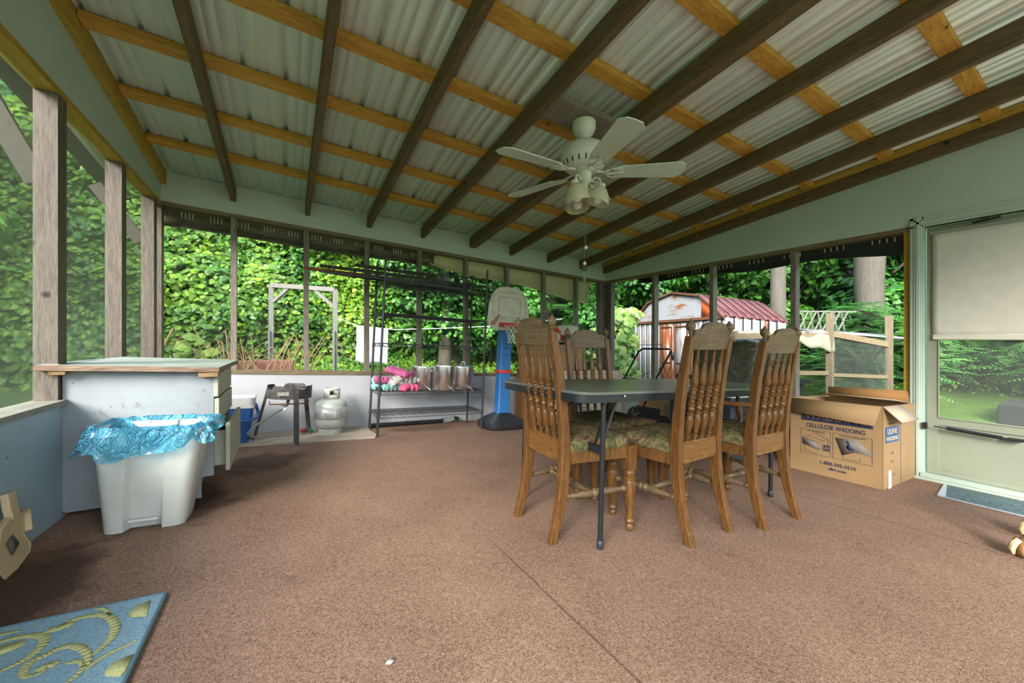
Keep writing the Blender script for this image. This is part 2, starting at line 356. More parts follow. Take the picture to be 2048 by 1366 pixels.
# --- left wall
M_['sillwood'] = wood('grey_sill_board', rgb(104,100,90), rgb(138,136,124), rgb(160,158,148), 'Y', 1, .7)
M_['bluegreypaint'] = painted('blue_grey_board', rgb(158,176,186), .14, True)
wall_left = MB(); zhl = HH-K2*XL
wall_left.box(XL-.09, XL, YB, YF+.09, 0, 1, fn=lambda x,y,z: (x,y, .565 if z else zf(x,y)-.1))
wall_left.box(XL-.02, XL+.0, YB, YF, 0, 1, fn=lambda x,y,z: (x,y, zroof(x,y,ZM0)-.04 if z else zhl))
wall_left = struct(wall_left.build('wall_left', M_['green_white']))
MB().box(XL, XL+.006, YB, YF, 0, 1, fn=lambda x,y,z: (x,y, .562 if z else zf(x,y)-.02)).build('painted_panel', M_['bluegreypaint'], wall_left)
MB().box(XL-.11, XL+.022, YB, YF, .565, .592).build('sill', M_['sillwood'], wall_left)
MB().box(XL-.09, XL-.0, YB, YF+.05, zhl-.03, zhl).build('head_rail', M_['purlin_y'], wall_left)
for y in (4.44, 3.685, 2.82, 1.96, 1.10, .24, -.62, -1.48):
    MB().box(XL-.085, XL-.002, y-.045, y+.045, .592, zhl-.03).build('post', M_['post'], wall_left)
# --- house side behind the camera: low wall, posts and header like the rest
wall_back = struct(MB().box(XL-.09, XR+.1, YB-.09, YB, 0, 1, fn=lambda x,y,z: (x,y, .5-K2*x if z else zf(x,y)-.1)).build('wall_back', M_['green_white']))
for x in (-.3, 1.9): MB().box(x-.045, x+.045, YB-.085, YB-.005, .5-K2*x, zroof(x,YB,ZR0)).build('post', M_['post'], wall_back)
bounce_slab = struct(MB().box(-7, 9, -11, YB-.1, 0, 1, fn=lambda x,y,z: (x,y, -.02*z-.45-.05*x+(.1 if z else 0))).build('ground_bounce_slab', plain('pale_bounce_slab', rgb(206,204,196), .9)))  # unseen pale slab, added to bounce sunlight up to the ceiling
# --- ceiling: ribbed steel sheet, rafters, purlins
prof = []; x = XL-.45; i = 0
while x < XR+.5:
    prof += [(x,0),(x+.030,0),(x+.040,.026),(x+.058,.026),(x+.068,0),(x+.118,0),(x+.121,.0035),(x+.129,.0035),(x+.132,0),(x+.176,0),(x+.179,.0035),(x+.187,.0035),(x+.190,0)]; x += .2286
YE, YW = YF+.42, YB-.3
ceil = MB().add([(a,b,zroof(a,b,ZM0)+h) for b in (YE,YW) for a,h in prof], [(i,i+1,len(prof)+i+1,len(prof)+i) for i in range(len(prof)-1)])
ceiling = struct(ceil.build('ceiling', M_['roof'], solid=.0015))
RX = [-.43, .206, .825, 1.449, 2.098, 2.698, 3.336, 3.952, 4.445]
for x in RX+[2.140]:
    top = ZM0-.040
    MB().box(x-.0225, x+.0225, YB, YF-.02, 0, 1, fn=lambda a,b,z: (a,b, zroof(a,b, top if z else ZR0))).build('rafter', M_['rafter'], ceiling, bevel=.003)
MB().box(XL, XL+.038, YB, YF-.02, 0, 1, fn=lambda a,b,z: (a,b, zroof(a,b, ZM0-.002 if z else 2.235))).build('nailer', M_['purlin_y'], ceiling)
MB().box(4.40, 4.426, YB, YF-.02, 0, 1, fn=lambda a,b,z: (a,b, zroof(a,b, ZM0-.008 if z else 2.3))).build('nailer', M_['purlin_y'], ceiling)
y = 4.02
while y > YB:
    MB().box(XL+.04, XR-.03, y-.044, y+.044, 0, 1, fn=lambda a,b,z: (a,b, zroof(a,b, ZM0-.002 if z else ZM0-.040))).build('purlin', M_['purlin'], ceiling, bevel=.003)
    y -= .565
# fan mounting plank between two rafters, and eave timbers outside the left wall
fp = MB().box(1.472, 2.075, 1.93, 2.13, 0, 1, fn=lambda a,b,z: (a,b, zroof(a,b, 2.255 if z else 2.215))).build('fan_plank', M_['post2'], ceiling)
M_['eave'] = wood('eave_wood', rgb(36,32,28), rgb(58,52,44), rgb(76,68,58), 'Y')
eave = MB()
for yy in (3.5, 2.9, 2.2, 1.5): eave.bar((XL-.1,yy,zroof(XL,yy,2.30)), (XL-.45,yy,zroof(XL-.45,yy,2.30)), .04, .09)
eave.bar((XL-.45,YB,zroof(XL-.45,YB,2.28)), (XL-.45,YE,zroof(XL-.45,YE,2.28)), .04, .13)
eave.bar((XL-.13,4.6,1.75), (XL-.42,4.6,2.2), .04, .09); eave.bar((XL-.13,2.95,1.7), (XL-.42,2.95,2.36), .04, .09)
eave.build('eave_timber', M_['eave'], ceiling)
# --- insect screens
s1 = MB().add([(XL,YF+.06,.56),(XR,YF+.06,.26),(XR,YF+.06,1.80),(XL,YF+.06,2.12)], [(0,1,2,3)]); struct(s1.build('window_1', M_['screen']))
s2 = MB().add([(XR+.06,YF,.3),(XR+.06,YD1+.1,.3),(XR+.06,YD1+.1,1.80),(XR+.06,YF,1.80)], [(0,1,2,3)]); struct(s2.build('window_2', M_['screen']))
def scr3(u, v):
    y = YB+(YF-YB)*u; return (XL-.075+.006*math.sin(y*7+v*3), y, .59+v*(zhl-.62))
struct(MB().grid(60, 8, scr3).build('window_3', M_['screen_l']))
# --- storm door
dw = MB()
def dbox(m, y0, y1, z0, z1, x0=0, x1=.03): return m.box(XR+x0, XR+x1, y0, y1, z0, z1)
cas = MB()
for y0, y1, xx in ((YD1+.0,YD1+.082,-.030),(YD1+.012,YD1+.060,-.036),(YD1+.022,YD1+.045,-.042)): cas.box(XR+xx, XR+.05, y0, y1, -.30, 1.885)
for y0, y1, xx in ((YD0-.08,YD0,-.030),(YD0-.06,YD0-.012,-.036)): cas.box(XR+xx, XR+.05, y0, y1, -.30, 1.885)
for z0, z1, xx in ((1.80,1.885,-.030),(1.815,1.865,-.036),(1.825,1.85,-.042)): cas.box(XR+xx, XR+.05, YD0-.08, YD1+.082, z0, z1)
struct(cas.build('trim_1', M_['green_white'], bevel=.003))
th = MB().box(XR-.06, XR+.06, YD0, YD1+.05, -.262, -.222).box(XR-.05, XR+.05, YD0, YD1+.02, -.222, -.19)
struct(th.build('trim_2', M_['green_white'], bevel=.004))
M_['doorpaint'] = painted('door_paint', rgb(144,150,132), .14, True, .45, ss=34.0)
M_['blind'] = plain('roller_blind_fabric', rgb(206,204,190), .85, 0, .05, 14)
door = MB()
for y0, y1 in ((YD1-.075,YD1-.01),(YD0+.01,YD0+.075)): dbox(door, y0, y1, -.188, 1.79)
dbox(door, YD0+.07, YD1-.07, 1.72, 1.79); dbox(door, YD0+.07, YD1-.07, .205, .268); dbox(door, YD0+.07, YD1-.07, -.188, -.152)
for y0, y1, z0, z1 in ((YD1-.08,YD1-.072,.275,1.72),(YD0+.072,YD1-.072,.262,.272)): door.box(XR-.008, XR, y0, y1, z0, z1)
door_1 = struct(door.build('door_1', M_['doorpaint'], bevel=.003))
dbox(MB(), YD0+.07, YD1-.07, -.152, .205, .012, .022).build('door_panel', M_['doorpaint'], door_1)
dbox(MB(), YD0+.07, YD1-.07, .268, 1.72, .014, .018).build('glass_pane', M_['glass'], door_1)
bl = MB().grid(20, 14, lambda u,v: (XR-.016+.004*math.sin(v*9+u*2), YD0+.09+u*(YD1-YD0-.135), .905+v*.83))
blind = bl.build('roller_blind', M_['blind'], door_1, solid=.002)
MB().tube([(XR-.018,YD0+.07,1.742),(XR-.018,YD1-.03,1.742)], .017, 10).build('roller_tube', M_['doorpaint'], blind)
MB().box(XR-.026, XR-.006, YD0+.09, YD1-.045, .885, .93).build('hem_bar', M_['blind'], blind, bevel=.008)
cl = MB().tube([(XR-.055,YD1-.06,.20),(XR-.055,YD1-.15,.196)], .005, 6).tube([(XR-.055,YD1-.13,.197),(XR-.055,YD1-.40,.182)], .014, 10).tube([(XR-.055,YD1-.40,.182),(XR-.055,YD1-.49,.178)], .006, 6)
cl.box(XR-.06, XR-.02, YD1-.02, YD1+.0, .17, .22).box(XR-.06, XR, YD1-.50, YD1-.42, .172, .185)
cl.build('door_closer', M_['black'], door_1)
ch = MB()
P = [(XR-.05, YD1-.10-.30*t, 1.775 + (-.012*math.sin(t*3.1)) + .02*t) for t in [i/24 for i in range(25)]]
for a, b in zip(P[:-1], P[1:]): ch.tube([a, ((a[0]+b[0])/2, (a[1]+b[1])/2, (a[2]+b[2])/2+.004), b], .0022, 4)
for i in range(34):
    t = i/33; c = (XR-.05, YD1-.26-.13*t, 1.765+.012*t)
    ch.tube([(c[0]+.008*math.cos(a), c[1], c[2]+.008*math.sin(a)) for a in (0,1.57,3.14,4.71)], .0014, 4, closed=True)
ch.build('chain_and_spring', M_['black'], door_1)

# rolled blinds hanging outside the heads of the screens
M_['vinyl'] = None
n = NM('dark_rolled_vinyl'); cc = n.noise(n.coord((3,1,20)), 2, 4, .6)
n.set(**{'Base Color': n.ramp(cc, [(.3,rgb(58,52,40)),(.7,rgb(112,104,82))]), 'Roughness': .5}); M_['vinyl'] = n.m
M_['reed'] = plain('pale_reed_blind', rgb(206,196,158), .8, 0, .15, 30)
def far_blind(x0, x1, zt, zb, sag, name, mat, y=YF+.13, waves=0):
    def g(u, v):
        x = x0+(x1-x0)*u; z = (HH-.02-K2*x) + zt*(1-v) - (zb + sag*math.sin(u*math.pi))*v + .01*math.sin(u*waves)*v
        return (x, y + .05*math.sin(v*math.pi) + .01*math.sin(x*40), z)
    return MB().grid(60, 8, g).build(name, mat, None, solid=.01)
b1 = far_blind(XL-.05, 1.66, .0, .17, .0, 'rolled_blind', M_['vinyl'], waves=9)
tag(b1, 'dark brown vinyl blind rolled up outside the far screens, above the vine view', 'blind')
sl = MB()
for x in [XL+.12+.22*i+.028*j for i in range(11) for j in range(4)]:
    if x < 1.6: sl.box(x-.0035, x+.0035, YF+.112, YF+.118, HH-.095-K2*x, HH-.040-K2*x)
sl.build('slot_pattern', M_['reed'], b1)
def g2(u, v):
    x = 1.6+(2.72)*u; top = HH-.02-K2*x; d = .13+.23*u + .02*math.sin(u*9) - (.18 if u > .97 else 0)
    return (x, YF+.14+.06*math.sin(v*3.1), top - d*v)
b2 = MB().grid(120, 8, g2).build('reed_blind', M_['reed'], None, solid=.006)
tag(b2, 'pale reed blind sagging outside the screens toward the far right corner', 'blind')
def g3(u, v):
    y = 4.1-3.0*u; d = .06+.10*u+.02*math.sin(u*14); return (XR+.14+.05*math.sin(v*3.1), y, zh-.02-d*v)
b3 = MB().grid(60, 6, g3).build('rolled_blind', M_['black'], None, solid=.008)
tag(b3, 'black blind rolled up unevenly outside the right hand screens', 'blind')
sl = MB()
for y in [1.2+.05*j+.36*i for i in range(7) for j in range(4)]: sl.box(XR+.13, XR+.136, y-.004, y+.004, zh-.075, zh-.035)
sl.build('slot_pattern', M_['reed'], b3)

# ================================================================ OUTDOORS
GH = -.62
def zg(x, y):
    r = math.hypot(x-1.8, y-1.0)
    return GH - .05*x + max(0, min(r,14)-4.5)*.11 + max(0, r-14)*.16
rings = []
gm = MB(); N = 72; RR = [0,3,5,7,9,11,13,15,18,22,28,36,50]
gm.loft([[(1.8+r*math.cos(2*math.pi*i/N), 1.0+r*math.sin(2*math.pi*i/N), zg(1.8+r*math.cos(2*math.pi*i/N), 1.0+r*math.sin(2*math.pi*i/N)) + .04*noise.noise((r*.5, i*.4, 0))) for i in range(N)] for r in RR if r > 0], None, False)
gm.add([(1.8+3*math.cos(2*math.pi*i/N), 1.0+3*math.sin(2*math.pi*i/N), zg(1.8+3*math.cos(2*math.pi*i/N), 1.0+3*math.sin(2*math.pi*i/N))) for i in range(N)], [tuple(range(N))])
tag(gm.build('ground', M_['grass']), 'green lawn rising to the wood around the porch', 'lawn'); bpy.data.objects['ground']['kind'] = 'structure'

R_ = random.Random(11)
def leafmesh(name, pts, mat, parent=None, heart=True):
    """pts: (pos, normal, size, roll) -> one folded two-quad leaf each"""
    vs = []; fs = []
    for p, nrm, s, roll in pts:
        nrm = Vector(nrm).normalized(); a = nrm.orthogonal().normalized()
        down = Vector((0,0,-1)); t = (down - nrm*down.dot(nrm)); t = t.normalized() if t.length > .1 else a
        w = nrm.cross(t); c, sn = math.cos(roll), math.sin(roll); t, w = t*c+w*sn, w*c-t*sn
        p = Vector(p); o = len(vs); f = nrm*(-.16*s)
        wid = .55 if heart else .30
        for q in (p - t*.45*s, p + w*wid*s - t*.30*s + f, p + w*wid*.8*s + t*.15*s + f, p + t*.62*s, p - w*wid*.8*s + t*.15*s + f, p - w*wid*s - t*.30*s + f): vs.append(tuple(q))
        fs += [(o,o+1,o+2,o+3),(o,o+3,o+4,o+5)]
    me = bpy.data.meshes.new(name); me.from_pydata(vs, [], fs); me.update(); me.materials.append(mat)
    o = bpy.data.objects.new(name, me); COL.objects.link(o)
    if parent: o.parent = parent
    return o
# --- vine covered bank beyond the far wall (left half of the view)
def bank(u, h):          # u along the bank 0..1, h height above ground
    x = -9 + 13.0*u
    y = 10.6 - 1.3*math.sin(max(0,(4-x))*.18) + .5*noise.noise((x*.5, h*.5, 3)) + .28*noise.noise((x*1.4, h*1.4, 8)) + h*.22
    return x, y
pts = []
for i in range(52000):
    u = R_.random(); h = R_.random()**.9*7.0; x, y = bank(u, h)
    if x < -2.5 and h > 6.8+(x+2.5)*.75: continue
    if x > 2.2 and h > 6.0-(x-2.2)*1.5: continue
    y += R_.uniform(-.22, .12)
    if h < .9: y -= (.9-h)*R_.random()*1.2
    pts.append(((x, y, GH-.05*x+h+.1), (R_.gauss(0,.42), -1, R_.gauss(.55,.42)), R_.uniform(.07,.135), R_.gauss(0,.35)))
kz = leafmesh('kudzu_vines', pts, M_['kudzu']); tag(kz, 'wall of green and yellow heart-leaved vines beyond the far screens at left', 'vines', kind='stuff')
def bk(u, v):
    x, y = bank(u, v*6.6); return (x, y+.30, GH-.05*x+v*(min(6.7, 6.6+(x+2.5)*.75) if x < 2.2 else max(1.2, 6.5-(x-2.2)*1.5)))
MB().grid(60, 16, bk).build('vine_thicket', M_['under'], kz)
# --- trees
def crown_points(rnd, n, rx, ry, rz, blobs, size, droop=.5):
    B = []
    for i in range(blobs):
        th = rnd.uniform(0, 2*math.pi); z = rnd.uniform(-1, 1); r = math.sqrt(1-z*z)*rnd.uniform(.45, 1)
        B.append((rx*r*math.cos(th), ry*r*math.sin(th), rz*z*.95, rnd.uniform(.30,.55)*min(rx,rz)))
    pts = []
    for i in range(n):
        bx, by, bz, br = B[i % blobs]; d = Vector((rnd.gauss(0,1), rnd.gauss(0,1), rnd.gauss(.25,.8))).normalized()
        p = Vector((bx,by,bz)) + Vector((d.x*br, d.y*br, d.z*br*.6))*rnd.uniform(.75,1.05)
        nn = Vector((d.x, d.y, d.z+droop)); pts.append((p, nn + Vector((rnd.gauss(0,.35),rnd.gauss(0,.35),rnd.gauss(0,.35))), size*rnd.uniform(.7,1.3), rnd.gauss(0,.7)))
    return pts, B
def frond_tree(seed, rx, ry, rz, nfr, L0, mat):
    rnd = random.Random(seed); vs = []; fs = []; B = []
    for k in range(nfr):
        th = rnd.uniform(0, 6.283); zz = rnd.uniform(-1, 1); rr_ = math.sqrt(1-zz*zz)*rnd.uniform(.35, 1)
        p = Vector((rx*rr_*math.cos(th), ry*rr_*math.sin(th), rz*zz*.95)); a = th+rnd.gauss(0,.8)
        d = Vector((math.cos(a), math.sin(a), rnd.uniform(-.1,.5))).normalized(); side = d.cross(Vector((0,0,1))).normalized(); L = L0*rnd.uniform(.7,1.25); N = 11
        if k < 24: B.append((p.x, p.y, p.z, .3*rx))
        for i in range(N):
            t = i/(N-1); c = p + d*L*t + Vector((0,0,-.35*L*t*t)); w = L*.30*(math.sin(math.pi*(.15+.8*t)))
            for s in (-1,1):
                e = side*s*w + d*w*.35 + Vector((0,0,-.25*w)); q = d*L*.030; o = len(vs)
                vs += [tuple(c-q*.4), tuple(c+e*.5-q*.9), tuple(c+e), tuple(c+e*.5+q*.9)]; fs.append((o,o+1,o+2,o+3))
    me = bpy.data.meshes.new('foliage'); me.from_pydata(vs, [], fs); me.update(); me.materials.append(mat)
    core = MB()
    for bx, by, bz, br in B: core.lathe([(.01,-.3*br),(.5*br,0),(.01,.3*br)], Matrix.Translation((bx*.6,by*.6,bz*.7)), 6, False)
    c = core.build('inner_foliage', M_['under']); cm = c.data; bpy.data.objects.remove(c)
    return me, cm, B
def tree_mesh(seed, rx, ry, rz, n, blobs, size, mat, heart):
    rnd = random.Random(seed); pts, B = crown_points(rnd, n, rx, ry, rz, blobs, size)
    o = leafmesh('foliage', pts, mat, None, heart); me = o.data; bpy.data.objects.remove(o)
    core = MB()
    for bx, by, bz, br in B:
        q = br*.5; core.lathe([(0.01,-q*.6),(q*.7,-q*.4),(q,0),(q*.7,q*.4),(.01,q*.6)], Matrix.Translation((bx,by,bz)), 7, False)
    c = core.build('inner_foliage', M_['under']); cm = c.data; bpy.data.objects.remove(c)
    return me, cm, B
TV = [tree_mesh(1, 1.9,1.6,2.0, 11000, 34, .115, M_['leaf_a'], True), tree_mesh(2, 2.3,1.8,1.7, 10000, 36, .15, M_['leaf_b'], False),
      tree_mesh(3, 1.7,1.7,2.4, 12000, 36, .11, M_['leaf_c'], True), tree_mesh(4, 1.6,1.5,1.5, 8000, 26, .085, M_['leaf_a'], True), frond_tree(5, 2.0,1.7,1.6, 620, .62, M_['leaf_b'])]
def tree(x, y, crown, var, label, s=1.0, trunk=.14, name='tree', mat='bark', rz=0, group='trees around the porch', lean=0):
    z0 = zg(x, y)-.1; t = empty(name, (x, y, z0), rz, False); tag(t, label, 'tree', group)
    me, cm, B = TV[var]
    tm = MB(); pts = [(lean*q*.25+.07*math.sin(q*2+x), .05*math.cos(q*1.7+y), q*crown/4) for q in range(5)]
    tm.tube(pts, [trunk*(1.25-.15*q) for q in range(5)], 10)
    top = Vector(pts[-1])
    for bx, by, bz, br in B[:9]:
        tm.tube([top*.75+Vector((0,0,.0)), top*.5+Vector((bx*s*.35, by*s*.35, crown*.5+bz*s*.2)), Vector((bx*s, by*s, crown+bz*s))], [trunk*.45, trunk*.3, .02], 6)
    tm.build('trunk', M_[mat], t)
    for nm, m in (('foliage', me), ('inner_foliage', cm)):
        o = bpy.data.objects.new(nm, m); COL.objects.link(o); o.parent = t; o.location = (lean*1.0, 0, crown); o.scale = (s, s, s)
    return t
TL = [
 (-4.6, 5.2, 1.6, 4, 'feathery green tree close outside the left screens, nearest the corner', 1.0),
 (-4.1, 2.8, 1.0, 4, 'feathery low tree outside the nearest left hand screen', .9),
 (-6.6, 4.2, 2.2, 3, 'taller leafy tree standing back from the left screens', 1.5),
 (-6.5, 7.4, 2.6, 0, 'dark tree behind the left screens next to the vine bank', 1.4),
 (3.4, 11.2, 3.6, 0, 'broad leafy tree behind the right clothesline post', 1.25),
 (1.2, 13.2, 5.4, 2, 'tall dark tree rising above the vine bank', 1.6),
 (5.2, 9.6, 2.5, 3, 'low leafy tree seen through the wire shelf', 1.1),
 (5.8, 11.8, 4.4, 2, 'dark tree behind the wire shelf, upper branches', 1.3),
 (7.6, 10.4, 2.9, 4, 'mid green tree behind the basketball hoop', 1.1),
 (9.4, 9.4, 3.6, 2, 'tree in the wood behind the far right corner post', 1.25),
 (8.6, 12.6, 5.5, 0, 'tall tree filling the gap above the basketball hoop', 1.6),
 (11.4, 9.0, 2.6, 3, 'leafy tree just left of and behind the rusty shed', 1.5),
 (12.6, 7.2, 3.4, 0, 'full green tree directly behind the rusty shed', 1.3),
 (11.4, 3.42, 1.25, 4, 'feathery low tree in front of the thick pale trunk', .72),
 (14.0, 5.0, 3.6, 3, 'leafy tree right of the shed, behind the utility pole', 1.7),
 (14.8, 2.6, 4.2, 2, 'dark tree behind the animal pen', 1.4),
 (13.6, .9, 2.2, 4, 'feathery tree at the right end of the animal pen', 1.05),
 (16.6, 4.2, 6.0, 0, 'tall tree above the shed roof and pen', 1.8),
 (16.4, -.4, 3.0, 0, 'dark tree seen in the upper part of the storm door glass', 1.3),
 (17.5, -2.4, 3.6, 2, 'tree at the lawn edge seen through the storm door', 1.5),
 (12.2, 12.2, 6.0, 2, 'tallest dark tree above the shed', 1.9),
 (-1.5, 14.0, 6.5, 2, 'tree top showing over the left part of the vine bank', 1.7),
 (-8.5, 9.5, 4.2, 2, 'tall tree beyond the left screens, furthest back', 1.8),
]
for i, (x, y, c, v, lb, s) in enumerate(TL): tree(x, y, c, v, lb, s, trunk=.11 if s < 1.2 else .17, rz=i*1.3)
# close undergrowth hedge at the edge of the wood, all round
pts = []
for i in range(60000):
    a = R_.uniform(-.95, 2.15); r = R_.uniform(14.2, 16.5) + R_.random()*.5; h = R_.random()**1.1*7.5
    r += h*.35 + .7*noise.noise((a*9, h*.6, 1))
    x, y = 1.8+r*math.cos(a), 1.0+r*math.sin(a); 
    pts.append(((x, y, zg(x,y)+h), (-math.cos(a)+R_.gauss(0,.35), -math.sin(a)+R_.gauss(0,.35), R_.gauss(.5,.3)), R_.uniform(.11,.21), R_.gauss(0,.6)))
hd = leafmesh('woodland_foliage', pts, M_['leaf_c']); tag(hd, 'dense green woodland foliage closing the view beyond the lawn', 'woodland', kind='stuff')
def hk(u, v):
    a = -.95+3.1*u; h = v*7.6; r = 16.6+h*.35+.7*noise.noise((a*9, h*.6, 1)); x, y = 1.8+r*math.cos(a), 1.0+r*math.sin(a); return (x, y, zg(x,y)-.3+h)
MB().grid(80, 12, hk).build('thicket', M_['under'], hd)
# weeds and long grass near the porch and under the vine bank
pts = []
for i in range(9000):
    q = R_.random()
    if q < .55: x, y = R_.uniform(-2, 6), R_.uniform(8.2, 10.2); h = R_.random()*(.45 if x < .6 else .6)
    elif q < .8: x, y = R_.uniform(14.2, 16.2), R_.uniform(-3.5, 4.5); h = R_.random()*.7*min(1,(x-13.9)/1.2)
    else: x, y = R_.uniform(4.8, 9), R_.uniform(2.4, 5); h = R_.random()*.3
    pts.append(((x, y, zg(x,y)+h), (R_.gauss(0,.6), R_.gauss(-.6,.5), .5), R_.uniform(.07,.15), R_.gauss(0,1)))
tag(leafmesh('weeds', pts, M_['kudzu'], None, False), 'light green weeds and long grass along the foot of the wood', 'weeds', kind='stuff')
# grape vine between corner post and shed
pts = []
for i in range(420):
    h = R_.random()*2.5; x = 6.50+R_.gauss(0,.15)+(h-1.2)*.05; y = 6.25+R_.gauss(0,.2); 
    pts.append(((x, y, GH-.35+h), (-.7+R_.gauss(0,.3), -.8+R_.gauss(0,.3), .5), R_.uniform(.13,.24), R_.gauss(0,.5)))
gv = leafmesh('grape_vine', pts, M_['grape']); tag(gv, 'pale yellow-green climbing vine hanging beside the left edge of the rusty shed', 'vine')
MB().tube([(6.5,6.3,GH-.4),(6.5,6.25,.6),(6.55,6.3,1.5)], .03, 6).build('stem', M_['bark'], gv)
# big bright-leafed plant and dead brush at the foot of the bank
pts = []
for i in range(260):
    a = R_.uniform(0, 6.28); r = R_.random()**.6*.75; h = R_.random()*1.15*(1.1-r)
    pts.append(((-1.35+r*math.cos(a), 8.3+r*.6*math.sin(a), GH+.35+h), (R_.gauss(0,.3), -.6, .9), R_.uniform(.18,.32), R_.gauss(0,.8)))
bp = leafmesh('broadleaf_weed', pts, M_['grape']); tag(bp, 'tall weed with broad pale leaves above the cabinet top', 'plant')
MB().tube([(-1.3,8.3,GH),(-1.33,8.3,.9)], .015, 5).tube([(-1.3,8.3,GH),(-1.6,8.2,.7)], .012, 5).build('stem', M_['bark'], bp)
br = MB()
for i in range(46):
    x = R_.uniform(-.9, .3); h = R_.uniform(.5, 1.15); b = R_.uniform(-.5,.5)
    br.tube([(x, 7.7, -.5), (x+b*.5, 7.6+R_.uniform(-.1,.1), .05+h*.5), (x+b, 7.6, .15+h*.8), (x+b*1.8, 7.65, .1+h*.6)], [.009,.008,.006,.004], 4)
br.tube([(-2.0,7.6,GH+.3),(-1.45,7.6,1.05)], .016, 5)
tag(br.build('dead_brush', plain('dead_twigs', rgo(170,140,96), .9)), 'tangle of dry yellow-brown stems beyond the sill, left of the clothesline frame', 'brush', kind='stuff')
bx = MB().box(-.95,.15,7.9,8.3,GH-.1,.50); tag(bx.build('brick_planter', plain('red_brick', rgo(146,86,76), .9, 0, .2, 20), bevel=.01), 'low reddish brick block behind the dry stems', 'planter')
# clothesline frame, line and towel
cf = empty('clothes_drying_support', (0,0,0), 0, False); tag(cf, 'weathered white wooden clothesline frame of two posts and a top beam', 'clothesline frame')
A, B_ = (-.233,10.011-.6), (.861,9.365-.6)
def tp(a, z): return (a[0], a[1]-.4, z)
zt1, zt2 = 1.95, 1.86
for a, zt in ((A,zt1),(B_,zt2)):
    MB().bar(tp(a,-.7), tp(a,zt), .085, .085).build('post', M_['chalkwood'], cf)
    MB().bar((a[0]-.035,a[1]-.47,-.7), (a[0]-.035,a[1]-.47,1.05), .05, .03).build('splint', M_['chalkwood'], cf)
MB().bar(tp(A,zt1), tp(B_,zt2), .085, .085).build('top_beam', M_['chalkwood'], cf)
for a, b, zt in ((A,B_,zt1),(B_,A,zt2)):
    p = Vector(tp(a,zt-.36)); q = Vector(tp(a,zt)).lerp(Vector(tp(b,zt)), .32); MB().bar(p, q, .05, .06).build('brace', M_['chalkwood'], cf)
ln = [(.87,8.4,1.32),(1.242,8.2,1.15),(1.908,7.9,1.07),(2.8,7.6,1.10),(3.744,7.1,1.15),(5.0,6.4,1.3)]
tag(MB().tube(ln, .006, 5).build('clothesline', M_['whiteplastic']), 'thin white line stretched from the wooden frame behind the shelf', 'clothesline')
def tw(u, v):
    x = 1.20+.60*u; y = 8.22-.26*u; top = 1.165-.09*u
    sw = .025*math.sin(u*9+v*2)*v; return (x+.04*v*(.5-u)+(.06*(1-v) if u < .05 else 0), y+sw, top-(.72+.03*math.sin(u*6))*v)
tag(MB().grid(18, 14, tw).build('towel', M_['towel'], None, solid=.004), 'white towel hanging on the clothesline left of the wire shelf', 'towel')
# trunks that read on their own
def lone_trunk(p0, p1, r0, r1, mat, nm, label, cat, n=8):
    p0, p1 = Vector(p0), Vector(p1); P = [p0.lerp(p1, i/n)+Vector((.04*math.sin(i*2), .04*math.cos(i*1.7), 0)) for i in range(n+1)]
    e = empty('old_tree', (0,0,0), 0, False); tag(e, label, cat); MB().tube(P, [r0+(r1-r0)*i/n for i in range(n+1)], 14).build('trunk', M_[mat], e)
    MB().tube([P[-1], P[-1]+Vector((.3,.1,.8)), P[-1]+Vector((.9,.2,1.5))], [r1*.7,r1*.45,r1*.2], 8).build('branch', M_[mat], e)
    return e
tree(3.36, 8.85, 3.15, 0, 'tree whose brown trunk rises behind the two right hand pots', .78, trunk=.15, rz=.4)
tree(3.95, 9.5, 3.1, 2, 'slimmer tree with a thin dark trunk right of the one behind the pots', .7, trunk=.08, rz=2.1)
lone_trunk((12.3,3.55,-1), (11.9,3.6,5.5), .22, .34, 'paletrunk', 'tree_trunk', 'thick pale grey trunk high in the right hand screen', 'tree')
lone_trunk((14.6,1.3,-1.4), (14.6,1.3,3.2), .34, .30, 'bark', 'tree_trunk', 'thick brown trunk at the left edge of the storm door glass', 'tree')
up = empty('utility_pole', (10.0,4.62,-1.2), 0, False); tag(up, 'grey weathered utility pole beyond the right screens', 'pole')
MB().tube([(0,0,0),(.06,0,6.5)], [.19,.13], 14).build('shaft', M_['paletrunk'], up)
# concrete step seen through the door glass
tag(MB().box(11.1,12.3,.2,1.52,-1.15,-.30).build('concrete_block', plain('dark_concrete', rgo(50,54,54,.2), .9, 0, .2, 20), bevel=.02), 'dark concrete block on the lawn beyond the storm door', 'block')
# --- rusty barn-roof shed
def m_rust(name, vert=True):
    n = NM(name); v = n.coord((7,7,1.6) if vert else (1.2,1.2,9)); f = n.noise(v, 1.5, 5, .6, .4); g = n.noise(n.coord(), 1.6, 2)
    a = n.node('Math', operation='MULTIPLY'); n.link(f, a.inputs[0]); n.link(g, a.inputs[1])
    col = n.ramp(a.outputs[0], [(.24,rgo(206,210,218,.36)),(.30,rgo(196,190,186,.36)),(.34,rgo(196,120,58,.36)),(.42,rgo(168,82,34,.36))])
    n.set(**{'Base Color': col, 'Roughness': .6}); return n.m
M_['shedwall'] = m_rust('rusty_white_sheet'); M_['shedgable'] = m_rust('rusty_gable_sheet', False)
n = NM('rust_door_sheet'); a = n.noise(n.coord((9,9,1.2)), 1.2, 4, .6, .3)
n.set(**{'Base Color': n.ramp(a, [(.40,rgo(214,214,216,.36)),(.47,rgo(206,150,96,.36)),(.52,rgo(188,98,44,.36)),(.7,rgo(156,74,34,.36))]), 'Roughness': .65}); M_['rustdoor'] = n.m
M_['shedroof'] = plain('faded_red_roof', rgo(148,86,90,.36), .6, 0, .15, 3)
M_['rusttrim'] = plain('rust_trim', rgo(132,80,50,.36), .8, 0, .25, 8)
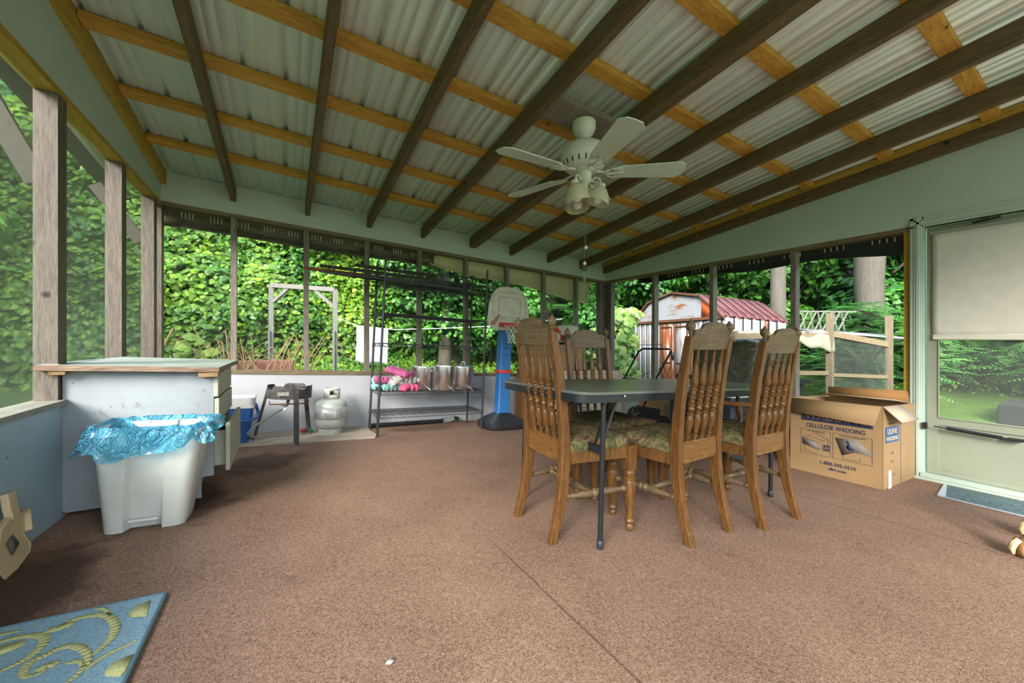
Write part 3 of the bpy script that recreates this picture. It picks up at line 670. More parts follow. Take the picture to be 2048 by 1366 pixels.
S1 = Vector((8.26, 7.37)); S2 = Vector((7.72, 4.52)); fd = (S1-S2).normalized(); rd = Vector((fd.y, -fd.x))
shw = (S1-S2).length
shed = empty('garden_shed', (S2.x, S2.y, 0), 0, False); tag(shed, 'white metal barn-roof shed streaked with orange rust, faded red roof', 'shed')
def SP(t, l, h):   # t along front from right corner, l back, h above tilted ground datum
    x = fd.x*t + rd.x*l; y = fd.y*t + rd.y*l; return (x, y, h - .055*(S2.x + x))
HW, HB = 1.75, -.30
prof = [(0,HW),(.10,HW+.10),(.62,HW+.50),(1.45,HW+.66),(2.28,HW+.50),(2.80,HW+.10),(shw,HW)]
L = 1.75
w = MB()
seg = 22
def sheet(m, p0, p1, n_, amp=.02):     # ribbed vertical sheet between ground points (t,l)
    for i in range(n_):
        a = i/n_; b = (i+1)/n_; r0 = amp if i % 2 else 0
        t0, l0 = p0[0]+(p1[0]-p0[0])*a, p0[1]+(p1[1]-p0[1])*a; t1, l1 = p0[0]+(p1[0]-p0[0])*b, p0[1]+(p1[1]-p0[1])*b
        dx, dy = (p1[1]-p0[1]), -(p1[0]-p0[0]); q = math.hypot(dx,dy); ox, oy = dx/q*r0, dy/q*r0
        m.add([SP(t0+ox,l0+oy,HB),SP(t1+ox,l1+oy,HB),SP(t1+ox,l1+oy,HW),SP(t0+ox,l0+oy,HW)], [(0,1,2,3)])
sheet(w, (shw,0), (1.95,0), 10); sheet(w, (.95,0), (0,0), 8); sheet(w, (0,0), (0,L), 14, .03); sheet(w, (shw,L), (shw,0), 14, .03); sheet(w, (0,L), (shw,L), 20)
w.build('wall_sheet', M_['shedwall'], shed, solid=.006)
gb = MB(); pf = [(.02,HW),(.12,HW+.09),(.64,HW+.47),(1.45,HW+.62),(2.26,HW+.47),(2.78,HW+.09),(shw-.02,HW)]
for l in (-.012, L): gb.add([SP(t,l,h) for t,h in pf]+[SP(t,l+.012,h) for t,h in pf], [tuple(range(7)), tuple(range(13,6,-1))])
gb.build('gable', M_['shedgable'], shed)
gr = MB().bar(SP(0,-.03,HW), SP(shw,-.03,HW), .03, .06)
for (a,b) in zip(prof[:-1], prof[1:]): gr.bar(SP(a[0],-.06,a[1]), SP(b[0],-.06,b[1]), .05, .03)
gr.build('rusty_edge_trim', M_['rusttrim'], shed)
for (a,b) in zip(prof[:-1], prof[1:]):
    rf = MB(); nn = 16
    for i in range(nn):
        l0, l1 = -.08+(L+.2)*i/nn, -.08+(L+.2)*(i+1)/nn; up_ = .0 if i % 2 else .025
        rf.add([SP(a[0],l0,a[1]+up_),SP(a[0],l1,a[1]+up_),SP(b[0],l1,b[1]+up_),SP(b[0],l0,b[1]+up_)], [(0,1,2,3)])
    rf.build('roof_panel', M_['shedroof'], shed, solid=.012)
orange = MB().add([SP(.16,-.02,HW+.02),SP(.60,-.02,HW+.02),SP(.60,-.02,HW+.42),SP(.16,-.02,HW+.10)], [(0,1,2,3)]); orange.build('orange_gable_patch', plain('orange_rust', rgo(200,92,40,.9), .8), shed, solid=.004)
for t0, t1 in ((.97,1.44),(1.46,1.93)):
    dr_ = MB().add([SP(t0,.02,HB),SP(t1,.02,HB),SP(t1,.02,HW-.06),SP(t0,.02,HW-.06)], [(0,1,2,3)]).build('door', M_['rustdoor'] if t0 > 1.2 else M_['shedwall'], shed, solid=.02)
    fr = MB()
    for p, q in (((t0+.05,HB+.1),(t1-.05,HB+.1)),((t0+.05,HW-.14),(t1-.05,HW-.14)),((t0+.05,HB+.1),(t0+.05,HW-.14)),((t1-.05,HB+.1),(t1-.05,HW-.14)),((t0+.05,.75),(t1-.05,.75)),((t0+.05,HB+.1),(t1-.05,.75)),((t1-.05,HB+.1),(t0+.05,.75))):
        fr.bar(SP(p[0],.0,p[1]), SP(q[0],.0,q[1]), .035, .02)
    fr.build('door_brace', M_['rusttrim'], dr_)
MB().add([SP(1.40,-.03,.85),SP(1.48,-.03,.85),SP(1.48,-.03,1.0),SP(1.40,-.03,1.0)], [(0,1,2,3)]).build('latch', M_['black'], shed, solid=.03)
# --- animal pen
pen = empty('animal_pen', (0,0,0), 0, False); tag(pen, 'rough wooden animal pen with wire mesh and a ragged plastic sheet on top', 'pen')
M_['mesh'] = m_clear('wire_mesh_haze', rgo(120,132,122,.36), .30, .8); M_['plasticsheet'] = plain('ragged_plastic_sheet', rgo(206,200,178,.36), .4, 0, .15, 6)
PP = [((6.7,3.78),1.02),((8.32,3.0),1.34),((9.35,2.50),1.30),((8.0,4.6),.95)]
for (x,y), zt in PP: MB().bar((x,y,-1.2), (x,y,zt), .09, .09).build('post', M_['oldwood'], pen)
MB().bar((6.7,3.78,.92), (8.32,3.0,.93), .05, .12).build('rail', M_['oldwood_x'], pen)
MB().bar((8.32,3.0,.98), (9.35,2.50,.78), .05, .10).build('rail', M_['oldwood_x'], pen)
MB().bar((8.32,3.0,.25), (9.35,2.50,.20), .04, .06).build('rail', M_['oldwood_x'], pen)
MB().bar((8.0,4.6,.95), (10.2,3.2,.95), .05, .10).build('rail', M_['oldwood_x'], pen)
MB().bar((6.7,3.78,.30), (8.32,3.0,.28), .04, .07).build('rail', M_['oldwood_x'], pen)
MB().add([(8.34,3.0,-1.1),(9.33,2.5,-1.15),(9.33,2.5,.76),(8.34,3.0,.95)], [(0,1,2,3)]).build('wire_mesh', M_['mesh'], pen)
def ps(u, v):
    a = Vector((6.6,3.84)).lerp(Vector((8.36,2.96)), u); s = -.04+v*.42
    return (a.x-.45*0-.02*v, a.y-.03*v, .99+.0*u-s*(.62+.35*math.sin(u*7+1)*.6) + .03*math.sin(u*31))
MB().grid(40, 6, ps).build('plastic_sheet', M_['plasticsheet'], pen, solid=.006)
def pt(u, v):
    a = Vector((6.6,3.84)).lerp(Vector((8.36,2.96)), u); return (a.x+.9*v, a.y+.9*v, .99+.05*v+.02*math.sin(u*20+v*5))
MB().grid(30, 6, pt).build('plastic_top', M_['plasticsheet'], pen, solid=.004)
MB().add([(8.3,3.05,1.0),(9.9,2.2,.86),(10.6,3.0,.98),(8.9,3.9,1.10)], [(0,1,2,3)]).build('tin_roof', plain('dull_tin', rgo(196,200,200,.4), .5, .2), pen, solid=.02)
tr = MB()
for i in range(6):
    a = i/6; tr.bar((8.6+a*1.0,3.6-a*.4,1.05), (8.75+a*1.0,3.5-a*.4,1.42), .02, .02); tr.bar((8.75+a*1.0,3.55-a*.4,1.05), (8.6+a*1.0,3.55-a*.4,1.42), .02, .02)
tr.bar((8.45,3.66,1.42), (9.75,3.1,1.42), .025, .025); tr.build('lattice', M_['chalkwood'], pen)
tag(MB().rbox(7.2,9.6,3.9,4.8,-1.2,-.05,.1).rbox(7.1,9.7,3.8,4.9,-.05,.02,.1).build('hot_tub', plain('dark_cladding', rgo(52,56,60,.36), .7, 0, .2, 3)), 'dark low tub-like enclosure inside the pen area', 'tub')
# ================================================================ FURNITURE
SPIN = [(0,.011),(.03,.010),(.055,.010),(.06,.015),(.07,.015),(.075,.010),(.10,.012),(.16,.018),(.23,.021),(.28,.017),(.295,.013),(.30,.019),(.315,.019),(.325,.013),(.345,.015),(.365,.020),(.385,.015),(.395,.013),(.40,.020),(.415,.020),(.425,.014),(.45,.017),(.475,.014),(.485,.021),(.50,.021),(.51,.014),(.535,.018),(.56,.014),(.57,.020),(.585,.020),(.60,.013),(.63,.020),(.66,.021),(.74,.017),(.83,.011),(.86,.009),(.865,.014),(.88,.014),(.885,.009),(1,.007)]
SPIN = [(t, r*.95) for t, r in SPIN]
SPIN = [(1-t, r) for t, r in SPIN][::-1] if False else SPIN
LEGP = [(0,.013),(.02,.019),(.06,.023),(.09,.019),(.105,.016),(.12,.020),(.15,.026),(.17,.022),(.19,.020),(.30,.021),(.45,.026),(.60,.031),(.72,.033),(.76,.028),(.775,.034),(.80,.034),(.815,.026),(.86,.030),(.89,.027),(.91,.023)]
STRP = [(0,.009),(.04,.010),(.07,.016),(.10,.016),(.12,.009),(.15,.011),(.30,.017),(.42,.019),(.44,.014),(.46,.021),(.50,.021),(.52,.014),(.54,.021),(.56,.021),(.58,.014),(.60,.019),(.72,.017),(.86,.011),(.89,.009),(.91,.016),(.94,.016),(.97,.010),(1,.009)]
def rear_path(sx):
    return [(sx*.168,-.225,0),(sx*.168,-.195,.10),(sx*.168,-.165,.22),(sx*.168,-.150,.34),(sx*.168,-.148,.46),(sx*.168,-.160,.62),(sx*.168,-.185,.80),(sx*.168,-.222,.995)]
def back_y(z):
    P = rear_path(1)
    for a, b in zip(P[:-1], P[1:]):
        if a[2] <= z <= b[2]: q = (z-a[2])/(b[2]-a[2]); return a[1]+(b[1]-a[1])*q
    return P[-1][1]
def make_chair(arm=False):
    t = empty('dining_chair')
    for sx in (-1,1):
        P = rear_path(sx); rings = []
        for i, (x,y,z) in enumerate(P):
            w = .018; d = [.019,.022,.026,.028,.028,.024,.021,.018][i]
            rings.append([(x-w,y-d,z),(x+w,y-d,z),(x+w,y+d,z),(x-w,y+d,z)])
        MB().loft(rings, None, True, False).build('rear_leg', M_['oak'], t, bevel=.004)
        MB().lathe([(.004,0),(.008,.004),(.008,.012),(.013,.016),(.009,.022),(.014,.028),(.022,.040),(.023,.052),(.017,.064),(.008,.072),(.006,.078),(.002,.082)], Matrix.Translation((sx*.168,-.224,.993)), 14).build('finial', M_['oak_grey'], t)
        fx = sx*.222
        MB().turned((fx,.225,0), (fx,.225,.335), LEGP, 14).rbox(fx-.026,fx+.026,.199,.251,.305,.43,.003).build('front_leg', M_['oak'], t)
        MB().turned((sx*.168,-.165,.215), (sx*.222,.215,.215), STRP, 12).build('stretcher', M_['oak_grey'], t)
        MB().bar((sx*.168,-.13,.397), (sx*.222,.22,.397), .022, .062).build('side_rail', M_['oak'], t, bevel=.003)
    MB().bar((-.20,.225,.397), (.20,.225,.397), .022, .062).build('front_rail', M_['oak_x'], t, bevel=.003)
    MB().bar((-.155,-.152,.425), (.155,-.152,.425), .024, .105).build('back_rail', M_['oak_x'], t, bevel=.003)
    MB().turned((-.192,-.0,.215),(.192,-.0,.215), STRP, 10).build('cross_stretcher', M_['oak_grey'], t)
    # shaped crest board, slightly bowed
    N = 64; vs0 = []
    for i in range(N+1):
        u = i/N; x = -.155+.31*u; a = abs(2*u-1)
        top = 1.060 - .006*(1-a)*0 - (.004 if a < .62 else 0)
        top = 1.064-.014*(a/.6)**2.5 if a < .6 else (1.050-.022*math.sin((a-.6)/.14*math.pi/2) if a < .74 else 1.028-.004*(a-.74)/.26)
        bow = -.018*(1-(2*u-1)**2)
        vs0.append((x, bow, top))
    m = MB(); rings = []
    for x, bow, top in vs0:
        zb = .928; yb, yt = back_y(zb)+bow, back_y(1.0)+bow-.01
        rings.append([(x,yb+.010,zb),(x,yt+.010,top),(x,yt-.010,top),(x,yb-.010,zb)])
    m.loft(rings, None, True, False); cr_ = m.build('crest_rail', M_['oak_grey'], t, bevel=.003)
    for i in range(4):
        x0 = -.093+.062*i; x1 = -.105+.070*i
        MB().turned((x1, back_y(.93)-.014, .935), (x0, back_y(.47)-.004, .472), [(tt, r) for tt, r in [(1-q, r) for q, r in SPIN][::-1]], 12).build('spindle', M_['oak'], t)
    c = MB(); zb, zt = .428, .478
    def outline(s, z):
        o = []
        for k in range(32):
            a = 2*math.pi*k/32; cx, cy = math.cos(a), math.sin(a); p = .30
            ux = math.copysign(abs(cx)**p, cx); uy = math.copysign(abs(cy)**p, cy)
            hw = (.186+.054*(uy*.5+.5)); o.append((ux*hw*s, .045+uy*(.20)*s+(.0 if uy > 0 else .0), z))
        return o
    c.loft([outline(1.0,zb-.004), outline(1.03,zb+.012), outline(1.02,zb+.028), outline(.95,zb+.042), outline(.75,zt+.002), outline(.4,zt+.006), outline(.05,zt+.007)])
    c.build('seat_cushion', M_['fabric'], t)
    if arm:
        for sx in (-1,1):
            a = MB(); P = [(sx*.185,-.165,.655),(sx*.215,-.06,.650),(sx*.235,.06,.655),(sx*.240,.16,.668),(sx*.238,.21,.660)]
            rings = [[(x-.020,y,z-.011),(x+.020,y,z-.011),(x+.022,y,z+.010),(x-.022,y,z+.010)] for x,y,z in P]
            a.loft(rings, None, True, False); a.lathe([(.003,-.014),(.024,-.012),(.028,0),(.022,.012),(.003,.014)], Matrix.Translation((sx*.238,.215,.662)), 14); a.build('arm', M_['oak'], t, bevel=.004)
            MB().turned((sx*.228,.135,.43), (sx*.236,.165,.65), [(0,.014),(.1,.018),(.2,.012),(.3,.016),(.5,.022),(.65,.016),(.72,.020),(.8,.012),(1,.012)], 12).build('arm_support', M_['oak'], t)
    return t
def place(o, x, y, yaw, tl=.12, h=0):
    o.location = on_floor(x, y, h)
    o.scale = (1,1,1.03)
    R = Euler((-math.atan(M)*tl, math.atan(K)*tl, 0)).to_matrix() @ Matrix.Rotation(yaw, 3, 'Z'); o.rotation_euler = R.to_euler()
chair = make_chair(); index_kids(chair)
CG = 'pressed-back oak dining chairs around the folding table'
place(chair, 1.845, 1.385, 0.02); tag(chair, 'oak spindle-back chair at the near long side of the table, left of the armchair', 'chair', CG)
c2 = copy_tree(chair); place(c2, 1.325, 1.64, -math.pi/2-.07+.02); tag(c2, 'oak spindle-back chair at the left end of the table, nearest the camera', 'chair', CG)
c3 = copy_tree(chair); place(c3, 1.935, 2.005, math.pi-.17); tag(c3, 'dark oak spindle-back chair on the far side of the table facing the camera', 'chair', CG)
c4 = make_chair(True); place(c4, 2.40, 1.31, -.03); tag(c4, 'oak spindle-back armchair with curved arms at the right of the near side', 'chair', CG)

# --- folding table
TX0, TX1, TY0, TY1, TH = 1.10, 2.98, 1.29, 2.06, .735
tb = empty('folding_table', on_floor(1.1, 1.68)); tag(tb, 'black and dark green-grey rectangular folding table between the oak chairs', 'table')
LX, LY = TX1-TX0, (TY1-TY0)/2
for i, (a, b) in enumerate(((0, LX/2-.002), (LX/2+.002, LX))):
    pts = []
    def cor(cx, cy, a0, r=.085):
        return [(cx+r*math.cos(math.radians(a0+q*15)), cy+r*math.sin(math.radians(a0+q*15))) for q in range(7)]
    if i == 0: pts = [(b,-LY),(b,LY)] + cor(a+.085, LY-.085, 90) + cor(a+.085, -LY+.085, 180)
    else: pts = cor(b-.085, -LY+.085, 270) + cor(b-.085, LY-.085, 0) + [(a,LY),(a,-LY)]
    MB().prism(pts, TH-.012, TH, None, True).build('table_top', M_['tabletop'], tb, bevel=.006)
    MB().prism([(x*.998+LX*.001, y*.985) for x, y in pts], TH-.050, TH-.011, None, True).build('apron', M_['black'], tb)
for x in (.17, LX-.17):
    s = 1 if x < 1 else -1
    for y in (-LY+.045, LY-.045):
        leg = MB().tube([(x,y,TH-.05),(x,y,.40),(x,y,.03)], .0125, 12).build('leg', M_['black'], tb)
        MB().lathe([(.014,0),(.0165,.004),(.0165,.035),(.013,.04)], Matrix.Translation((x,y,0)), 12).build('foot_cap', M_['blackplastic'], leg)
    MB().bar((x,-LY+.045,.455), (x,LY-.045,.455), .022, .036).build('crossbar', M_['black'], tb)
    for y in (-LY+.06, LY-.06):
        MB().tube([(x+s*.10,y,TH-.05),(x+s*.003,y,.46)], .006, 8).build('brace', M_['black'], tb)
    MB().tube([(x,-LY+.10,.47),(x+s*.30,-LY+.3,TH-.06)], .006, 6).tube([(x,LY-.10,.47),(x+s*.30,LY-.3,TH-.06)], .006, 6).build('folding_strut', M_['black'], tb)
for x in (.26, .94, 1.6): MB().lathe([(.006,0),(.006,.003),(.002,.005)], Matrix.Translation((x,-LY-.0,TH-.022)) @ Matrix.Rotation(math.pi/2,4,'X'), 8).build('rivet', M_['steel'], tb)

M_['battenwood'] = wood('batten_wood', rgb(96,74,48), rgb(150,120,84), rgb(176,150,112), 'X')
# --- cabinet with sloping-edged slab top against the left wall
cb = empty('cabinet', on_floor(XL+.005, 2.80), 0, False); tag(cb, 'home-made painted plywood cabinet with a rough slab top and drawers by the left wall', 'cabinet')
W, D_ = .615, .80
pn = MB().add([(0,0,.03),(.012,0,.018),(.50,0,.010),(.50,0,.10),(W-.012,0,.10),(W-.012,0,.70),(0,0,.735),(0,.02,.03),(.012,.02,.018),(.50,.02,.010),(.50,.02,.10),(W-.012,.02,.10),(W-.012,.02,.70),(0,.02,.735)],
   [(0,1,2,3,4,5,6),(13,12,11,10,9,8,7),(0,7,8,1),(1,8,9,2),(2,9,10,3),(3,10,11,4),(4,11,12,5),(5,12,13,6),(6,13,7,0)])
pn.build('front_panel', M_['cab'], cb)
MB().box(0,W-.03,D_-.02,D_,.02,.70).box(0,.02,.02,D_-.02,.02,.735).box(.48,.50,.02,D_-.02,-.03,.10).box(.0,W-.03,.02,D_-.02,.10,.12).build('carcass', M_['cab'], cb)
MB().prism([(.50,.02),(.50,.10),(.545,.02)], -.025, .10).build('toe_bracket', M_['cab'], cb)
MB().box(W-.03,W-.02,.02,D_-.02,.12,.70).build('inner_shade_board', M_['dirt_and_shade'], cb)  # dark board added as the shade behind the drawers
for i, (z0, z1, x1) in enumerate(((.555,.690,.0),(.405,.545,.004),(.120,.395,.055))):
    dwr = MB().box(W-.012+x1, W+.010+x1, .0-.004, .62, z0, z1).build('drawer', M_['cabdrawer'], cb, bevel=.003)
    if x1 > .02: MB().box(W-.35,W-.012+x1,.06,.075,z0+.03,z1-.05).box(W-.35,W-.012+x1,.56,.575,z0+.03,z1-.05).box(W-.35,W-.012+x1,.06,.575,z0+.02,z0+.03).build('drawer_box', M_['cabdrawer'], dwr)
sl = MB(); SD = .04; SO = [(-.07,-.075),(W+.02,-.055),(W+.035,D_+.02),(.0,D_+.03),(.0,-.03),(-.07,-.03)]
sl.add([(x,y,.740-(SD if x > .1 else 0)) for x,y in SO]+[(x,y,.768-(SD if x > .1 else 0)) for x,y in SO], [(3,2,1,0),(5,4,3,0),(6,7,8,9),(6,9,10,11),(0,1,7,6),(1,2,8,7),(2,3,9,8),(3,4,10,9),(4,5,11,10),(5,0,6,11)])
n = NM('greenish_slab'); f = n.noise(n.coord((3,12,12)), 2, 5, .6); nx = n.node('NewGeometry'); sx = n.node('SeparateXYZ'); n.link(nx.outputs['Normal'], sx.inputs[0])
edge = n.ramp(n.noise(n.coord((6,40,60)), 2, 4), [(.3,rgb(92,72,58)),(.7,rgb(150,124,104))]); top = n.ramp(f, [(.3,rgb(128,142,136)),(.7,rgb(178,188,180))])
n.set(**{'Base Color': n.mix(n.ramp(sx.outputs[2], [(.5,BW(0)),(.6,BW(1))]), edge, top), 'Roughness': .6}); n.bump(f, .3, .004)
sl.build('slab_top', n.m, cb, bevel=.003)
MB().box(W-.075,W+.015,-.05,.03,.674,.700).build('batten', M_['battenwood'], cb, bevel=.002); MB().box(-.03,.03,-.06,-.02,.715,.737).build('batten', M_['battenwood'], cb, bevel=.002)

# --- trash bin with blue bag
bn = empty('trash_bin', on_floor(-.572, 2.57), -.03); tag(bn, 'white plastic trash bin in front of the cabinet with a blue bag over its rim', 'bin')
def rr(w, d, z, notch=.0, r=.045, cx=0, cy=0):
    pts = []
    for sx, sy, a0 in ((1,1,0),(-1,1,90),(-1,-1,180),(1,-1,270)):
        for q in range(5):
            a = math.radians(a0+22.5*q); pts.append((cx+sx*(w-r)+r*math.cos(a), cy+sy*(d-r)+r*math.sin(a), z))
        if sx == -1 and sy == -1:
            pts += [(cx-.075,cy-d,z),(cx-.060,cy-d+notch,z),(cx+.050,cy-d+notch,z),(cx+.065,cy-d,z)]
        if sx == 1 and sy == 1: pts += [(cx+.055,cy+d,z),(cx+.045,cy+d-notch,z),(cx-.045,cy+d-notch,z),(cx-.055,cy+d,z)]
    return pts
body = MB()
body.loft([rr(.148,.112,.0,.05,.04), rr(.151,.116,.02,.045,.045), rr(.168,.130,.18,.028), rr(.186,.142,.34,.020), rr(.197,.148,.45,.012), rr(.213,.156,.452,.010), rr(.213,.156,.475,.008), rr(.200,.143,.475,.008), rr(.180,.136,.34,.012), rr(.145,.108,.03,.03)], None, False, True)
body.add(rr(.145,.108,.03,.03), [tuple(range(28))[::-1]])
body.build('bin_body', M_['binplastic'], bn)
MB().box(-.058,.050,-.125,-.112,.045,.055).build('bottom_grip', M_['whiteplastic'], bn, bevel=.002)
n = NM('blue_film'); tr = n.node('BsdfTransparent'); tr.inputs[0].default_value = (.45,.82,1,1); mx = n.node('MixShader')
cf_ = n.noise(n.coord((1,1,1)), 9, 5, .7); n.link(n.ramp(cf_, [(.35,BW(.38)),(.65,BW(.78))]), mx.inputs[0])
n.set(**{'Base Color': rgb(112,204,238), 'Roughness': .12, 'Specular IOR Level': .9, 'Coat Weight': .6, 'Coat Roughness': .08}); n.bump(n.ramp(n.noise(n.coord(), 7, 4, .6, 2.2), [(.36,BW(0)),(.47,BW(1)),(.53,BW(.2)),(.64,BW(.8))]), 1.0, .03)
n.link(tr.outputs[0], mx.inputs[1]); n.link(n.b.outputs[0], mx.inputs[2]); n.link(mx.outputs[0], n.out.inputs[0]); M_['bag'] = n.m
bag = MB(); NA = 160
def bagpt(i, k):
    a = 2*math.pi*i/NA; ca, sa = math.cos(a), math.sin(a); w = .216; d = .163
    p = .45; ux = math.copysign(abs(ca)**p, ca); uy = math.copysign(abs(sa)**p, sa)
    wr = .008*math.sin(a*9+k)+.007*math.sin(a*19+k*2.1)+.006*math.sin(a*31+k*3.7)+.020*noise.noise((ca*9, sa*9, k*1.1))
    prof = [(.25,.27),(.74,.33),(.86,.44),(1.0,.500),(1.03,.499),(1.055,.478),(1.075,.450),(1.09,.420),(1.11,.395)]
    s, z = prof[k]
    if k >= 5:
        q = (k-4)/4; left = max(0,-ca); front = max(0,-sa)
        s += .07*q*left*q + .04*q*front; z += .055*q*max(0,ca)*(.6+.4*math.sin(a*3)) - .012*q*left + .014*q*math.sin(a*5+1) - .034*q*front*(1-min(1,abs(ca+.1)*1.6))
        if ca > .6 and sa > -.5: s += .09*q; z += .03*q
        z += -.012*q*math.sin(a*13)
    return (ux*(w*s+wr*(k > 3)), uy*(d*s+wr*(k > 3)), z+.012*noise.noise((ca*5, sa*5, k*.5+3))*(k > 1))
bag.loft([[bagpt(i, k) for i in range(NA)] for k in range(9)], None, False, True)
tag(bag.build('trash_bag', M_['bag'], None, sub=1), 'crinkled translucent blue plastic bag folded over the rim of the white bin', 'trash bag')
bg = bpy.data.objects['trash_bag']; bg.location = bn.location; bg.rotation_euler = bn.rotation_euler

# --- dustpan leaning on the left wall
dp = empty('dustpan', (0,0,0), 0, False); tag(dp, 'beige long-handled dustpan propped against the low left wall', 'dustpan')
# u: along pan width, v: up the pan ; placed by a frame leaning on the wall
O = Vector((-.885, 2.165, .011)); ex = Vector((-.03,.28,.08)).normalized(); ez = Vector((-.20,-.08,1)).normalized(); ey = ez.cross(ex).normalized()
FR = Matrix((ex, ey, ez)).transposed().to_4x4(); FR.translation = O
pan = MB(); ow = [(.008,-.006),(.02,-.016),(.198,-.038),(.222,-.021),(.200,.035),(.210,.046),(.232,.035),(.266,.094),(.262,.108),(.245,.117),(.192,.131),(.119,.166),(.04,.165),(-.02,.12),(-.01,.05)]
def rim(p, d, s): cx, cy = .11, .05; return (cx+(p[0]-cx)*s, d, cy+(p[1]-cy)*s)
nn = len(ow)
pan.loft([[rim(p,.006,1.0) for p in ow],[rim(p,-.004,1.02) for p in ow],[rim(p,0,.97) for p in ow]], FR, True, False)
hood = ow[6:14]
pan.loft([[rim(p,.0,1.0) for p in hood],[rim(p,-.016,1.0) for p in hood],[rim(p,-.018,.93) for p in hood],[rim(p,-.0,.90) for p in hood]], FR, False, False, False)
pan.build('pan', M_['dustpan'], dp, bevel=.004)
MB().loft([[(x0-.030,-.020,z0+.012),(x0+.030,-.020,z0-.012),(x0+.030,.004,z0-.012),(x0-.030,.004,z0+.012)] for x0, z0 in ((.152,.140),(.160,.185),(.178,.232))], FR, True, False).build('handle', M_['dustpan'], dp, bevel=.005)
MB().add([(.070,-.0055,.094),(.123,-.0055,.092),(.142,-.0055,.040),(.076,-.0055,.036)], [(0,1,2,3)], False, FR).build('worn_sticker', M_['dirt_and_shade'], dp, solid=.0008)

# --- rug with curled pattern
rg = empty('rug', on_floor(-.362, 1.785, 0)); tag(rg, 'pale blue tufted rug with yellow scroll pattern at the lower left', 'rug')
n = NM('blue_rug'); f = n.noise(n.coord(), 130, 3, .7); g = n.noise(n.coord(), 6, 3)
n.set(**{'Base Color': n.mix(.4, n.ramp(f, [(.3,rgb(100,138,160)),(.65,rgb(158,186,200))]), n.ramp(g, [(.3,rgb(118,156,176)),(.7,rgb(146,176,190))])), 'Roughness': .95}); n.bump(f, .9, .006); M_['rug'] = n.m
n = NM('yellow_rug_pile'); f = n.noise(n.coord(), 130, 3, .7); n.set(**{'Base Color': n.ramp(f, [(.3,rgb(168,170,112)),(.7,rgb(208,206,150))]), 'Roughness': .95}); n.bump(f, .9, .006); M_['rugy'] = n.m
MB().rbox(-.86,.0,-.95,.01,.001,.011,.012).build('rug_base', M_['rug'], rg, bevel=.003)
MB().tube([(.0,.005,.009),(.002,-.94,.009)], .006, 6).tube([(-.85,.008,.009),(0,.008,.009)], .005, 6).build('bound_edge', plain('rug_binding', rgb(86,116,128), .9), rg)
RP = MB()
def stroke(pts, w):
    V = []; 
    for i, p in enumerate(pts):
        a = Vector(pts[max(0,i-1)]); b = Vector(pts[min(len(pts)-1,i+1)]); t = (b-a).normalized(); q = w[i] if isinstance(w, list) else w
        V += [(p[0]-t.y*q, p[1]+t.x*q), (p[0]+t.y*q, p[1]-t.x*q)]
    for i in range(len(pts)-1): RP.add([(V[2*i][0],V[2*i][1],.0125),(V[2*i+1][0],V[2*i+1][1],.0125),(V[2*i+3][0],V[2*i+3][1],.0125),(V[2*i+2][0],V[2*i+2][1],.0125)], [(0,1,2,3)])
def F2(u, v):   # photo-plan sketch of the scrolls, in rug plane (x right, y away)
    return (u, v)
def curve(ctrl, n_=26):
    out = []; c = [Vector(p) for p in ctrl]; c = [c[0]*2-c[1]]+c+[c[-1]*2-c[-2]]
    for k in range(1, len(c)-2):
        for i in range(n_//(len(c)-3)+1):
            t = i/(n_//(len(c)-3)+1); p0,p1,p2,p3 = c[k-1:k+3]
            out.append(tuple(.5*((2*p1)+(-p0+p2)*t+(2*p0-5*p1+4*p2-p3)*t*t+(-p0+3*p1-3*p2+p3)*t**3)))
    return out+[tuple(c[-2])]
def taper(n_, a, b): return [a+(b-a)*math.sin(math.pi*i/(n_-1))**.8 for i in range(n_)]
RUGP = {
'arc1': [(-0.238, -0.075), (-0.222, -0.047), (-0.184, -0.039), (-0.138, -0.055), (-0.096, -0.12), (-0.082, -0.186), (-0.09, -0.229), (-0.103, -0.26)] ,
'blob1': [(-0.231, -0.068)] ,
'top': [(-0.178, -0.002), (-0.149, -0.017), (-0.12, -0.069)] ,
'triA': [(-0.077, -0.079), (-0.062, -0.041), (-0.033, -0.025), (-0.021, -0.125), (-0.061, -0.108)] ,
'arc2': [(-0.304, -0.233), (-0.266, -0.209), (-0.244, -0.179), (-0.244, -0.121), (-0.272, -0.086), (-0.314, -0.071), (-0.348, -0.073), (-0.37, -0.075)] ,
'blob2': [(-0.328, -0.122)] ,
'tl': [(-0.384, -0.041), (-0.358, -0.034), (-0.323, -0.038)] ,
'arc3': [(-0.124, -0.359), (-0.109, -0.327), (-0.105, -0.283), (-0.127, -0.229), (-0.163, -0.19), (-0.19, -0.183), (-0.209, -0.198), (-0.234, -0.215), (-0.235, -0.248), (-0.222, -0.277), (-0.197, -0.28), (-0.186, -0.263)] ,
'blob3': [(-0.19, -0.255)] ,
'line4': [(-0.1, -0.321), (-0.076, -0.281), (-0.044, -0.26), (-0.016, -0.242)] ,
'leaf5': [(-0.053, -0.351), (-0.044, -0.319), (-0.007, -0.305), (-0.005, -0.365), (-0.011, -0.39), (-0.045, -0.372)] ,
'arc6': [(-0.154, -0.266), (-0.126, -0.272), (-0.104, -0.307)] ,
}
for nm in ('arc1','arc2','arc3','line4','top','tl','arc6'):
    c = curve(RUGP[nm]); stroke(c, taper(len(c), .004, .012 if nm in ('arc1','arc3','arc2') else .007))
for nm, rx, ry in (('blob1',.030,.016),('blob2',.045,.022),('blob3',.022,.014)):
    x, y = RUGP[nm][0]; RP.add([(x+rx*math.cos(a/16*6.283)-ry*.5*math.sin(a/16*6.283), y+ry*math.sin(a/16*6.283)+rx*.35*math.cos(a/16*6.283), .0125) for a in range(16)], [tuple(range(16))])
